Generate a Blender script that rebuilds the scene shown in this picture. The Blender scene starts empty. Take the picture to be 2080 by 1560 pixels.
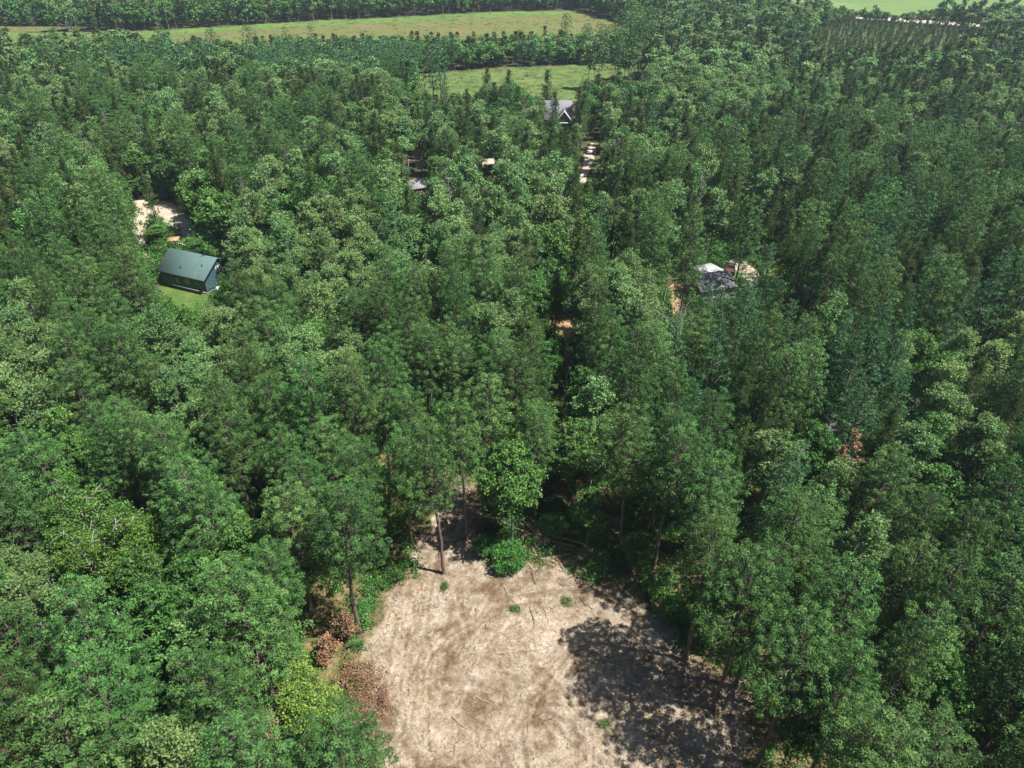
import bpy, math, random
import numpy as np
from math import radians as R_

# ------------------------------------------------------------------ camera, sky, sun
scene = bpy.context.scene
col = scene.collection
F, H, PITCH = 1405.0, 60.0, R_(36.2)          # photo focal length in px of the 2080 px wide frame, camera height, pitch down
cam_d = bpy.data.cameras.new("camera"); cam = bpy.data.objects.new("camera", cam_d); col.objects.link(cam)
cam_d.sensor_width = 36.0; cam_d.lens = 36.0 * F / 2080.0
cam_d.clip_start = 0.5; cam_d.clip_end = 9000
cam.location = (0, 0, H); cam.rotation_euler = (math.pi / 2 - PITCH, 0, 0)
scene.camera = cam
SUN_EL, SUN_AZ = R_(62), R_(-13)              # azimuth counted from +X towards +Y
sdir = (math.cos(SUN_EL) * math.cos(SUN_AZ), math.cos(SUN_EL) * math.sin(SUN_AZ), math.sin(SUN_EL))
w = bpy.data.worlds.new("World"); scene.world = w; w.use_nodes = True
nt = w.node_tree; nt.nodes.clear()
sky = nt.nodes.new("ShaderNodeTexSky"); sky.sky_type = 'NISHITA'; sky.sun_disc = False
sky.sun_elevation = SUN_EL; sky.sun_rotation = math.pi / 2 - SUN_AZ
bg = nt.nodes.new("ShaderNodeBackground"); bg.inputs[1].default_value = 0.055
wo = nt.nodes.new("ShaderNodeOutputWorld")
nt.links.new(sky.outputs[0], bg.inputs[0]); nt.links.new(bg.outputs[0], wo.inputs[0])
sl = bpy.data.lights.new("sun", 'SUN'); so = bpy.data.objects.new("sun", sl); col.objects.link(so)
sl.energy = 5.0; sl.angle = R_(0.5); sl.color = (1.0, 0.965, 0.90)
from mathutils import Vector
so.rotation_euler = Vector(sdir).to_track_quat('Z', 'Y').to_euler(); so.location = (60, -20, 120)
scene.view_settings.view_transform = 'Standard'; scene.view_settings.look = 'None'
scene.view_settings.exposure = 1.15; scene.view_settings.gamma = 1.0
scene.render.engine = 'CYCLES'
cy = scene.cycles
cy.max_bounces = 5; cy.diffuse_bounces = 2; cy.glossy_bounces = 2; cy.transmission_bounces = 3; cy.volume_bounces = 0
cy.use_denoising = True; cy.use_adaptive_sampling = True; cy.adaptive_threshold = 0.015
cy.caustics_reflective = False; cy.caustics_refractive = False

# ------------------------------------------------------------------ projection helpers (photo pixel <-> world point)
CP, SP = math.cos(PITCH), math.sin(PITCH)
def at(x, y, z=0.0):
    u = (x - 1040) / F; v = -(y - 780) / F
    d = (u, CP + v * SP, -SP + v * CP); t = (z - H) / d[2]
    return (d[0] * t, d[1] * t)
def pr(X, Y, Z):
    dz = Z - H; f = Y * CP - dz * SP; up = Y * SP + dz * CP
    return (1040 + F * X / f, 780 - F * up / f, f)
def gpoly(pts, z=0.0): return np.array([at(x, y, z) for x, y in pts])
def inpoly(P, poly):
    P = np.atleast_2d(P); x, y = P[:, 0], P[:, 1]; c = np.zeros(len(P), bool)
    n = len(poly); j = n - 1
    for i in range(n):
        xi, yi = poly[i]; xj, yj = poly[j]
        if yi != yj:
            c ^= ((yi > y) != (yj > y)) & (x < (xj - xi) * (y - yi) / (yj - yi) + xi)
        j = i
    return c
def segdist(P, line):
    d = np.full(len(P), 1e9)
    for a, b in zip(line[:-1], line[1:]):
        a = np.array(a); b = np.array(b); ab = b - a
        t = np.clip(((P - a) @ ab) / (ab @ ab), 0, 1)
        d = np.minimum(d, np.hypot(*(P - a - t[:, None] * ab).T))
    return d
def polydist(P, poly):                        # signed: negative inside
    d = segdist(P, list(poly) + [poly[0]]); d[inpoly(P, poly)] *= -1
    return d
def vnoise(x, y, seed=0):
    xi = np.floor(x).astype(np.int64); yi = np.floor(y).astype(np.int64)
    fx = x - xi; fy = y - yi; fx = fx * fx * (3 - 2 * fx); fy = fy * fy * (3 - 2 * fy)
    def h(a, b):
        n = (a * 374761393 + b * 668265263 + seed * 982451653) & 0xffffffff
        n = ((n ^ (n >> 13)) * 1274126177) & 0xffffffff
        return ((n ^ (n >> 16)) & 0xffff) / 65535.0
    return (h(xi, yi) * (1 - fx) + h(xi + 1, yi) * fx) * (1 - fy) + (h(xi, yi + 1) * (1 - fx) + h(xi + 1, yi + 1) * fx) * fy
def fbm(x, y, o=4, seed=0):
    s = 0; a = 0.5; t = 0
    for i in range(o):
        s = s + a * vnoise(x * 2 ** i, y * 2 ** i, seed + i); t += a; a *= 0.5
    return s / t

# ------------------------------------------------------------------ object helpers
def tag(o, label=None, cat=None, group=None, kind=None):
    if label: o['label'] = label
    if cat: o['category'] = cat
    if group: o['group'] = group
    if kind: o['kind'] = kind
    return o
def empty(name, loc=(0, 0, 0), rz=0.0):
    o = bpy.data.objects.new(name, None); col.objects.link(o)
    o.location = loc; o.rotation_euler = (0, 0, rz); o.empty_display_size = 0.5
    return o
def link(name, me, parent=None):
    o = bpy.data.objects.new(name, me); col.objects.link(o)
    if parent: o.parent = parent
    return o
class Geo:
    """collects vertices / faces (with material index and a tint value) and builds one mesh"""
    def __init__(s): s.V = []; s.Fs = []; s.M = []; s.T = []; s.n = 0; s.tint = 0.5
    def add(s, V, Fc, m=0, tint=None):
        V = np.asarray(V, float); Fc = np.asarray(Fc, int)
        s.V.append(V); s.Fs.append(Fc + s.n); s.M.append(np.full(len(Fc), m))
        if tint is None: tint = s.tint
        s.T.append(np.broadcast_to(np.asarray(tint, float), (len(V),)).copy()); s.n += len(V)
    def box(s, x0, x1, y0, y1, z0, z1, m=0):
        V = [(x, y, z) for z in (z0, z1) for x, y in ((x0, y0), (x1, y0), (x1, y1), (x0, y1))]
        s.add(V, [(0, 3, 2, 1), (4, 5, 6, 7), (0, 1, 5, 4), (1, 2, 6, 5), (2, 3, 7, 6), (3, 0, 4, 7)], m)
    def tube(s, pts, rad, k=6, m=0, tint=None):
        pts = np.asarray(pts, float); n = len(pts); rad = np.broadcast_to(rad, (n,))
        d = np.gradient(pts, axis=0); d /= np.linalg.norm(d, axis=1)[:, None] + 1e-9
        ref = np.where(np.abs(d[:, 2:3]) > 0.9, np.array([[1., 0, 0]]), np.array([[0., 0, 1]]))
        a = np.cross(d, ref); a /= np.linalg.norm(a, axis=1)[:, None] + 1e-9; b = np.cross(d, a)
        th = np.arange(k) * 2 * math.pi / k
        V = pts[:, None] + rad[:, None, None] * (np.cos(th)[None, :, None] * a[:, None] + np.sin(th)[None, :, None] * b[:, None])
        Fc = [(i * k + j, i * k + (j + 1) % k, (i + 1) * k + (j + 1) % k, (i + 1) * k + j) for i in range(n - 1) for j in range(k)]
        s.add(V.reshape(-1, 3), Fc, m, tint)
        if rad[-1] > 0.03:
            s.add(V[-1], [tuple(range(k))[i:i + 1] + (( i + 1) % k, (i + 2) % k, (i + 3) % k) for i in (0,)] if k == 4 else [(0, j, j + 1, j + 1) for j in range(1, k - 1)], m, tint)
    def mesh(s, name, mats):
        me = bpy.data.meshes.new(name); V = np.concatenate(s.V)
        loops = []; tot = []; mi = []
        for Fc, m in zip(s.Fs, s.M):
            if Fc.shape[1] == 4 and len(Fc) and (Fc[:, 2] == Fc[:, 3]).all(): Fc = Fc[:, :3]
            loops.append(Fc.ravel()); tot.append(np.full(len(Fc), Fc.shape[1])); mi.append(m)
        loops = np.concatenate(loops); tot = np.concatenate(tot); mi = np.concatenate(mi)
        me.vertices.add(len(V)); me.vertices.foreach_set('co', V.astype(np.float32).ravel())
        me.loops.add(len(loops)); me.loops.foreach_set('vertex_index', loops.astype(np.int32))
        me.polygons.add(len(tot)); me.polygons.foreach_set('loop_start', (np.cumsum(tot) - tot).astype(np.int32))
        me.polygons.foreach_set('material_index', mi.astype(np.int32))
        at_ = me.attributes.new('tint', 'FLOAT', 'POINT'); at_.data.foreach_set('value', np.concatenate(s.T).astype(np.float32))
        for m in mats: me.materials.append(m)
        me.update(calc_edges=True)
        return me

# ------------------------------------------------------------------ materials
def newmat(name):
    m = bpy.data.materials.new(name); m.use_nodes = True; t = m.node_tree; t.nodes.clear()
    out = t.nodes.new('ShaderNodeOutputMaterial')
    return m, t, out
def N(t, kind, **kw):
    n = t.nodes.new(kind)
    for k, v in kw.items():
        if isinstance(k, str) and hasattr(n, k): setattr(n, k, v)
        else: n.inputs[k].default_value = v
    return n
def ramp(t, fac, stops):
    r = t.nodes.new('ShaderNodeValToRGB'); e = r.color_ramp.elements
    while len(e) > 1: e.remove(e[0])
    e[0].position = stops[0][0]; e[0].color = (*stops[0][1], 1)
    for p, c in stops[1:]:
        x = e.new(p); x.color = (*c, 1)
    t.links.new(fac, r.inputs[0]); return r.outputs[0]
def leafmat(name, ca, cb, transl=0.3, rough=0.55, var=0.35, hue=0.03, spec=0.35):
    m, t, out = newmat(name); L = t.links.new
    a = N(t, 'ShaderNodeAttribute'); a.attribute_name = 'tint'
    mix = N(t, 'ShaderNodeMix'); mix.data_type = 'RGBA'
    mix.inputs[6].default_value = (*ca, 1); mix.inputs[7].default_value = (*cb, 1)
    L(a.outputs['Fac'], mix.inputs[0])
    oi = N(t, 'ShaderNodeObjectInfo'); wn = N(t, 'ShaderNodeTexWhiteNoise'); wn.noise_dimensions = '1D'
    L(oi.outputs['Random'], wn.inputs['W'])
    hs = N(t, 'ShaderNodeHueSaturation')
    r1 = N(t, 'ShaderNodeMapRange'); r1.inputs[3].default_value = 1 - var * 0.8; r1.inputs[4].default_value = 1 + var
    r2 = N(t, 'ShaderNodeMapRange'); r2.inputs[3].default_value = 0.5 - hue; r2.inputs[4].default_value = 0.5 + hue
    L(oi.outputs['Random'], r1.inputs[0]); L(wn.outputs['Value'], r2.inputs[0])
    L(r1.outputs[0], hs.inputs['Value']); L(r2.outputs[0], hs.inputs['Hue']); L(mix.outputs[2], hs.inputs['Color'])
    p = N(t, 'ShaderNodeBsdfPrincipled'); p.inputs['Roughness'].default_value = rough
    p.inputs['Specular IOR Level'].default_value = spec
    L(hs.outputs[0], p.inputs['Base Color'])
    tr = N(t, 'ShaderNodeBsdfTranslucent'); g = N(t, 'ShaderNodeGamma'); g.inputs[1].default_value = 0.88
    L(hs.outputs[0], g.inputs[0]); L(g.outputs[0], tr.inputs[0])
    ms = N(t, 'ShaderNodeMixShader'); ms.inputs[0].default_value = transl
    L(p.outputs[0], ms.inputs[1]); L(tr.outputs[0], ms.inputs[2]); L(ms.outputs[0], out.inputs[0])
    return m
def barkmat(name, ca, cb, scale=6.0, rough=0.9):
    m, t, out = newmat(name); L = t.links.new
    tc = N(t, 'ShaderNodeTexCoord'); mp = N(t, 'ShaderNodeMapping'); mp.inputs[3].default_value = (1, 1, 0.25)
    no = N(t, 'ShaderNodeTexNoise'); no.inputs['Scale'].default_value = scale; no.inputs['Detail'].default_value = 4
    L(tc.outputs['Object'], mp.inputs[0]); L(mp.outputs[0], no.inputs[0])
    c = ramp(t, no.outputs[0], [(0.3, ca), (0.7, cb)])
    p = N(t, 'ShaderNodeBsdfPrincipled'); p.inputs['Roughness'].default_value = rough; L(c, p.inputs[0])
    bu = N(t, 'ShaderNodeBump'); bu.inputs['Strength'].default_value = 0.5; L(no.outputs[0], bu.inputs['Height']); L(bu.outputs[0], p.inputs['Normal'])
    L(p.outputs[0], out.inputs[0]); return m
def plain(name, ca, cb=None, scale=3.0, rough=0.7, metal=0.0, stretch=(1, 1, 1), spec=0.4):
    cb = cb or tuple(c * 0.8 for c in ca)
    m, t, out = newmat(name); L = t.links.new
    tc = N(t, 'ShaderNodeTexCoord'); mp = N(t, 'ShaderNodeMapping'); mp.inputs[3].default_value = stretch
    no = N(t, 'ShaderNodeTexNoise'); no.inputs['Scale'].default_value = scale; no.inputs['Detail'].default_value = 6
    L(tc.outputs['Object'], mp.inputs[0]); L(mp.outputs[0], no.inputs[0])
    c = ramp(t, no.outputs[0], [(0.32, ca), (0.68, cb)])
    p = N(t, 'ShaderNodeBsdfPrincipled'); p.inputs['Roughness'].default_value = rough; p.inputs['Metallic'].default_value = metal
    p.inputs['Specular IOR Level'].default_value = spec
    L(c, p.inputs[0]); L(p.outputs[0], out.inputs[0]); return m

LEAF = {
    'red_pine':   leafmat('red_pine_needles', (0.022, 0.058, 0.016), (0.095, 0.195, 0.050), 0.12, var=0.28, hue=0.015, spec=0.15),
    'white_pine': leafmat('white_pine_needles', (0.018, 0.062, 0.024), (0.078, 0.190, 0.064), 0.12, spec=0.15, var=0.2, hue=0.015),
    'jack_pine':  leafmat('jack_pine_needles', (0.024, 0.048, 0.013), (0.088, 0.150, 0.036), 0.12, spec=0.15, var=0.3, hue=0.025),
    'aspen_tree': leafmat('aspen_leaves', (0.070, 0.145, 0.042), (0.190, 0.310, 0.105), 0.3, var=0.22, hue=0.02, rough=0.6, spec=0.25),
    'oak_tree':   leafmat('oak_leaves', (0.032, 0.102, 0.020), (0.105, 0.230, 0.046), 0.26, var=0.3, hue=0.014),
    'birch_tree': leafmat('birch_leaves', (0.055, 0.125, 0.018), (0.120, 0.230, 0.036), 0.35, var=0.1, hue=0.01),
    'yellow':     leafmat('yellow_green_leaves', (0.12, 0.22, 0.035), (0.25, 0.36, 0.07), 0.35, var=0.1, hue=0.01),
    'rust':       leafmat('dead_rust_leaves', (0.16, 0.085, 0.045), (0.33, 0.21, 0.12), 0.2, var=0.1, hue=0.01, spec=0.1),
    'tan':        leafmat('dry_tan_leaves', (0.14, 0.105, 0.055), (0.27, 0.21, 0.11), 0.2, var=0.1, hue=0.01, spec=0.1),
    'bush':       leafmat('fresh_green_leaves', (0.045, 0.14, 0.025), (0.12, 0.29, 0.06), 0.35, var=0.15, hue=0.015),
    'fern':       leafmat('undergrowth_leaves', (0.030, 0.095, 0.018), (0.095, 0.20, 0.035), 0.3, var=0.4, hue=0.02),
}
BARK = {
    'red_pine': barkmat('red_pine_bark', (0.085, 0.06, 0.048), (0.18, 0.135, 0.11)),
    'white_pine': barkmat('white_pine_bark', (0.09, 0.075, 0.06), (0.17, 0.15, 0.13)),
    'jack_pine': barkmat('jack_pine_bark', (0.10, 0.08, 0.065), (0.22, 0.19, 0.16)),
    'aspen_tree': barkmat('aspen_bark', (0.19, 0.19, 0.16), (0.36, 0.35, 0.31)),
    'oak_tree': barkmat('oak_bark', (0.11, 0.095, 0.08), (0.22, 0.20, 0.17)),
    'birch_tree': barkmat('birch_bark', (0.30, 0.30, 0.28), (0.46, 0.45, 0.43)),
    'dead_tree': barkmat('weathered_dead_wood', (0.12, 0.105, 0.10), (0.26, 0.24, 0.23)),
}
DEADWOOD = BARK['dead_tree']

# ------------------------------------------------------------------ foliage primitives
def unit(v): return v / (np.linalg.norm(v, axis=-1, keepdims=True) + 1e-9)
def blades(g, rng, C, D, k, r, wdt, spread=0.75, m=0, tlo=0.0, thi=1.0):
    """needle tufts: k triangles fanning out of every centre C about direction D"""
    n = len(C); Dk = np.repeat(D, k, 0); Ck = np.repeat(C, k, 0)
    d = unit(unit(Dk) * (1 - spread) * 1.3 + rng.normal(size=(n * k, 3)) * spread)
    side = unit(np.cross(d, rng.normal(size=(n * k, 3))))
    L = np.repeat(np.broadcast_to(r, (n,)), k)[:, None] * rng.uniform(0.65, 1.1, (n * k, 1))
    W = L * wdt * rng.uniform(0.7, 1.3, (n * k, 1))
    V = np.stack([Ck + d * L * 0.1, Ck + d * L + side * W, Ck + d * L * 1.04 - side * W], 1).reshape(-1, 3)
    Fc = np.arange(n * k * 3).reshape(-1, 3)
    t = np.repeat(np.clip(np.repeat(rng.uniform(tlo, thi, n), k) + rng.normal(size=n * k) * 0.12, 0, 1), 3)
    g.add(V, Fc, m, t)
def leaves(g, rng, P, Nn, s, m=0, tint=None, flat=0.6, aspect=0.75):
    """leaf clusters: one small bent diamond of two triangles per point"""
    n = len(P); nn = unit(unit(Nn) * flat + rng.normal(size=(n, 3)) * (1 - flat) * 1.2)
    a = unit(np.cross(nn, rng.normal(size=(n, 3)))); b = np.cross(nn, a)
    S = (np.broadcast_to(s, (n,)) * rng.uniform(0.6, 1.3, n))[:, None]
    bend = nn * S * rng.uniform(-0.3, 0.3, (n, 1))
    V = np.stack([P - a * S, P - b * S * aspect + bend, P + a * S, P + b * S * aspect + bend], 1).reshape(-1, 3)
    g.add(V, np.arange(n * 4).reshape(-1, 4), m, np.repeat(tint, 4) if tint is not None else None)

def thin(C, D, dmin):
    keep = []; grid = {}
    for i, p in enumerate(C):
        c = tuple(np.floor(p / dmin).astype(int)); ok = True
        for a in (-1, 0, 1):
            for b in (-1, 0, 1):
                for d in (-1, 0, 1):
                    for q in grid.get((c[0] + a, c[1] + b, c[2] + d), ()):
                        if ((q - p) ** 2).sum() < dmin * dmin: ok = False
        if ok: keep.append(i); grid.setdefault(c, []).append(p)
    return C[keep], D[keep]
def mounds(g, rng, C, D, r, k, s, kb, wb, up=0.6, sq=0.8, jit=0.42, ring=1.22):
    """dense rounded needle tufts: k little faces on the upper shell of every mound plus kb needle bundles round its rim"""
    n = len(C); rr = r * rng.uniform(0.75, 1.25, n); tn = rng.uniform(0, 1, n)
    v = unit(rng.normal(size=(n * k, 3)) + np.repeat(unit(D), k, 0) * 0.55 + np.array([0, 0, up * 0.5])); R = np.repeat(rr, k)[:, None]
    P = np.repeat(C, k, 0) + v * R * rng.uniform(0.75, 1.02, (n * k, 1)) * np.array([1, 1, sq])
    nn = unit(v + rng.normal(size=v.shape) * jit); a = unit(np.cross(nn, rng.normal(size=v.shape)) * 0.6 + unit(v * np.array([1, 1, 0.3])) * 0.5); b = unit(np.cross(nn, a)); S = s * rng.uniform(0.6, 1.3, (n * k, 1))
    V = np.stack([P - a * S * 0.9 - b * S * 0.2, P - b * S * 0.42, P + a * S * 1.1, P + b * S * 0.42], 1).reshape(-1, 3)
    t = np.clip(np.repeat(tn, k) * 0.8 + rng.uniform(0, 0.2, n * k), 0, 1); g.add(V, np.arange(n * k * 4).reshape(-1, 4), 0, np.repeat(t, 4))
    if kb: blades(g, rng, C, D + np.array([0, 0, 0.3]), kb, rr * ring, wb, 0.62)

def limb(g, rng, p0, d, length, r0, segs=5, k=5, up=0.25, wig=0.12, m=0):
    pts = [np.array(p0, float)]; d = unit(np.array(d, float))
    for i in range(segs):
        d = unit(d + np.array([0, 0, up / segs]) + rng.normal(size=3) * wig)
        pts.append(pts[-1] + d * length / segs)
    g.tube(pts, np.linspace(r0, r0 * 0.25, segs + 1), k, m)
    return np.array(pts)

# LOD 0 near, 1 middle, 2 far.  Each builder returns (trunk Geo, crown Geo) for a tree with its base at the origin.
def trunk_pts(rng, h, lean=0.25, n=8):
    z = np.linspace(0, h, n); off = np.cumsum(rng.normal(size=(n, 2)) * lean * 0.25, 0); off -= off[0]
    return np.column_stack([off, z])
def tube_at(tp, z): return np.array([np.interp(z, tp[:, 2], tp[:, 0]), np.interp(z, tp[:, 2], tp[:, 1]), z])

def red_pine(seed, lod, h=20, R=3.7, cb=0.5, dens=1.0, r0=0.21):
    rng = np.random.default_rng(seed); T = Geo(); C = Geo()
    tp = trunk_pts(rng, h * 0.95); T.tube(tp, np.interp(tp[:, 2], [0, 1, h], [r0 * 1.25, r0, 0.05]), (9, 6, 4)[lod])
    ph = rng.uniform(0, 6.3); z = cb * h; Cc = []; Dd = []
    # a lobed outline makes every crown uneven
    lob = rng.uniform(0.72, 1.22, 7)
    while z < h * 0.985:
        t = (z - cb * h) / (h - cb * h)
        prof = (1 - t ** 2.1) ** 0.62 * min(1.0, 0.62 + 1.6 * t)
        nb = int(round((5.6 if t < 0.8 else 4) * dens))
        for i in range(nb):
            a = ph + i * 2 * math.pi / nb + rng.normal() * 0.25
            lf = np.interp((a % 6.283) / 6.283 * 7, range(8), list(lob) + [lob[0]])
            Lb = max(0.5, R * prof * lf * rng.uniform(0.72, 1.1))
            el = -0.12 + 0.95 * t + rng.normal() * 0.1
            d = np.array([math.cos(a) * math.cos(el), math.sin(a) * math.cos(el), math.sin(el)])
            p0 = tube_at(tp, z)
            if lod == 0:
                P = limb(T, rng, p0, d, Lb, 0.045 * (1 - t) + 0.02, 4, 4, up=0.45, wig=0.07)
            else:
                P = np.array([p0 + d * Lb * q + np.array([0, 0, 0.22 * Lb * q * q]) for q in np.linspace(0, 1, 5)])
            q0 = 0.42 if t < 0.75 else 0.3
            step = (0.5, 0.7, 1.1)[lod]
            ns = max(2, int(Lb * (1 - q0) / step) + 1)
            for q in np.linspace(q0, 1, ns):
                c = np.array([np.interp(q * 4, range(5), P[:5, k_]) for k_ in range(3)])
                wsp = 0.16 * Lb * (0.35 + q) * 0.9
                for s_ in ((-1, 0, 1) if lod < 2 else (rng.uniform(-1, 1),)):
                    lat = np.array([-math.sin(a), math.cos(a), 0]) * s_ * (wsp + 0.36) * rng.uniform(0.6, 1.4)
                    cc = c + lat + rng.normal(size=3) * 0.10 + np.array([0, 0, 0.12])
                    Cc.append(cc); Dd.append(d * 0.55 + lat * 0.5 + np.array([0, 0, 0.95]))
        ph += 2.4; z += (0.72, 0.85, 1.1)[lod] * rng.uniform(0.8, 1.25)
    Cc.append(tube_at(tp, h * 0.97)); Dd.append(np.array([0, 0, 1.]))
    Cc = np.array(Cc); Dd = np.array(Dd)
    Cc, Dd = thin(Cc, Dd, (0.74, 0.82, 0.95)[lod])
    mounds(C, rng, Cc, Dd, (0.40, 0.45, 0.62)[lod], (64, 34, 10)[lod], (0.10, 0.14, 0.33)[lod], (16, 7, 3)[lod], (0.05, 0.10, 0.3)[lod], jit=0.2, ring=1.12)
    if lod == 0:                                  # dead twigs below the living crown
        for i in range(12):
            zz = rng.uniform(cb * 0.45, cb * 1.02) * h; a = rng.uniform(0, 6.3)
            limb(T, rng, tube_at(tp, zz), (math.cos(a), math.sin(a), rng.uniform(-0.3, 0.2)), rng.uniform(0.5, 1.9), 0.025, 3, 3, up=-0.1, wig=0.2)
    return T, C

def white_pine(seed, lod, h=21, R=3.6, cb=0.22, r0=0.24):
    rng = np.random.default_rng(seed); T = Geo(); C = Geo()
    tp = trunk_pts(rng, h * 0.97, 0.15); T.tube(tp, np.interp(tp[:, 2], [0, h], [r0, 0.03]), (8, 6, 4)[lod])
    ph = rng.uniform(0, 6.3); z = cb * h; Cc = []; Dd = []
    while z < h * 0.98:
        t = (z - cb * h) / (h - cb * h); prof = (1 - t) ** 0.75 * min(1, 0.7 + 1.2 * t)
        nb = rng.integers(4, 7)
        for i in range(nb):
            a = ph + i * 2 * math.pi / nb + rng.normal() * 0.2
            Lb = max(0.35, R * prof * rng.uniform(0.5, 1.3)); el = 0.02 + 0.75 * t ** 1.5
            d = np.array([math.cos(a) * math.cos(el), math.sin(a) * math.cos(el), math.sin(el)]); p0 = tube_at(tp, z)
            if lod == 0: P = limb(T, rng, p0, d, Lb, 0.04, 4, 4, up=0.3, wig=0.05)
            else: P = np.array([p0 + d * Lb * q + np.array([0, 0, 0.15 * Lb * q * q]) for q in np.linspace(0, 1, 5)])
            ns = max(2, int(Lb * 0.8 / (0.33, 0.6, 1.0)[lod]) + 1)
            for q in np.linspace(0.2, 1, ns):
                c = np.array([np.interp(q * 4, range(5), P[:5, k_]) for k_ in range(3)])
                wsp = 0.30 * Lb * math.sin(math.pi * min(1, 0.25 + q * 0.7)) + 0.1
                for s_ in ((-1, -0.45, 0.45, 1) if lod == 0 else ((-1, 0, 1) if lod == 1 else (rng.uniform(-1, 1),))):
                    lat = np.array([-math.sin(a), math.cos(a), 0]) * s_ * wsp * rng.uniform(0.7, 1.2)
                    Cc.append(c + lat + rng.normal(size=3) * np.array([0.08, 0.08, 0.04])); Dd.append(d * 0.9 + lat * 0.9 + np.array([0, 0, 0.25]))
        ph += 1.1; z += (1.15, 1.25, 1.6)[lod] * rng.uniform(0.8, 1.2)
    Cc = np.array(Cc); Dd = np.array(Dd)
    Cc, Dd = thin(Cc, Dd, (0.40, 0.50, 0.75)[lod])
    mounds(C, rng, Cc, Dd, (0.28, 0.36, 0.55)[lod], (12, 8, 7)[lod], (0.13, 0.19, 0.34)[lod], (14, 8, 3)[lod], (0.05, 0.11, 0.3)[lod], 0.7, 0.35, 0.3, 1.5)
    return T, C

def jack_pine(seed, lod, h=17, R=2.2, cb=0.32, r0=0.14):
    rng = np.random.default_rng(seed); T = Geo(); C = Geo()
    tp = trunk_pts(rng, h * 0.97, 0.3); T.tube(tp, np.interp(tp[:, 2], [0, h], [r0, 0.03]), (7, 5, 4)[lod])
    z = cb * h; Cc = []; Dd = []; ph = rng.uniform(0, 6)
    while z < h * 0.98:
        t = (z - cb * h) / (h - cb * h); prof = (1 - t ** 1.6) ** 0.8 * min(1, 0.5 + 1.7 * t)
        nb = rng.integers(2, 5)
        for i in range(nb):
            a = ph + i * 2 * math.pi / nb + rng.normal() * 0.5
            Lb = max(0.35, R * prof * rng.uniform(0.45, 1.25)); el = 0.25 + 0.6 * t + rng.normal() * 0.2
            d = np.array([math.cos(a) * math.cos(el), math.sin(a) * math.cos(el), math.sin(el)]); p0 = tube_at(tp, z)
            if lod == 0: P = limb(T, rng, p0, d, Lb, 0.03, 4, 3, up=0.1, wig=0.15)
            else: P = np.array([p0 + d * Lb * q for q in np.linspace(0, 1, 5)])
            ns = max(2, int(Lb * 0.8 / (0.26, 0.5, 0.9)[lod]) + 1)
            for q in np.linspace(0.25, 1, ns):
                c = np.array([np.interp(q * 4, range(5), P[:5, k_]) for k_ in range(3)])
                for s_ in ((-1, 1, 0) if lod < 2 else (rng.uniform(-1, 1),)):
                    cc = c + rng.normal(size=3) * (0.12 + 0.12 * Lb) * 0.7
                    Cc.append(cc); Dd.append(d + rng.normal(size=3) * 0.4 + np.array([0, 0, 0.4]))
        ph += 1.9; z += (0.42, 0.6, 0.9)[lod] * rng.uniform(0.7, 1.3)
    Cc = np.array(Cc); Dd = np.array(Dd)
    blades(C, rng, Cc, Dd, (20, 13, 7)[lod], (0.31, 0.42, 0.8)[lod], (0.055, 0.11, 0.32)[lod], 0.55)
    if lod < 2:
        for i in range(10):
            zz = rng.uniform(0.15, cb * 1.1) * h; a = rng.uniform(0, 6.3)
            limb(T, rng, tube_at(tp, zz), (math.cos(a), math.sin(a), rng.uniform(-0.2, 0.3)), rng.uniform(0.5, 1.6), 0.02, 3, 3, up=-0.1, wig=0.2)
    return T, C

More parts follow.
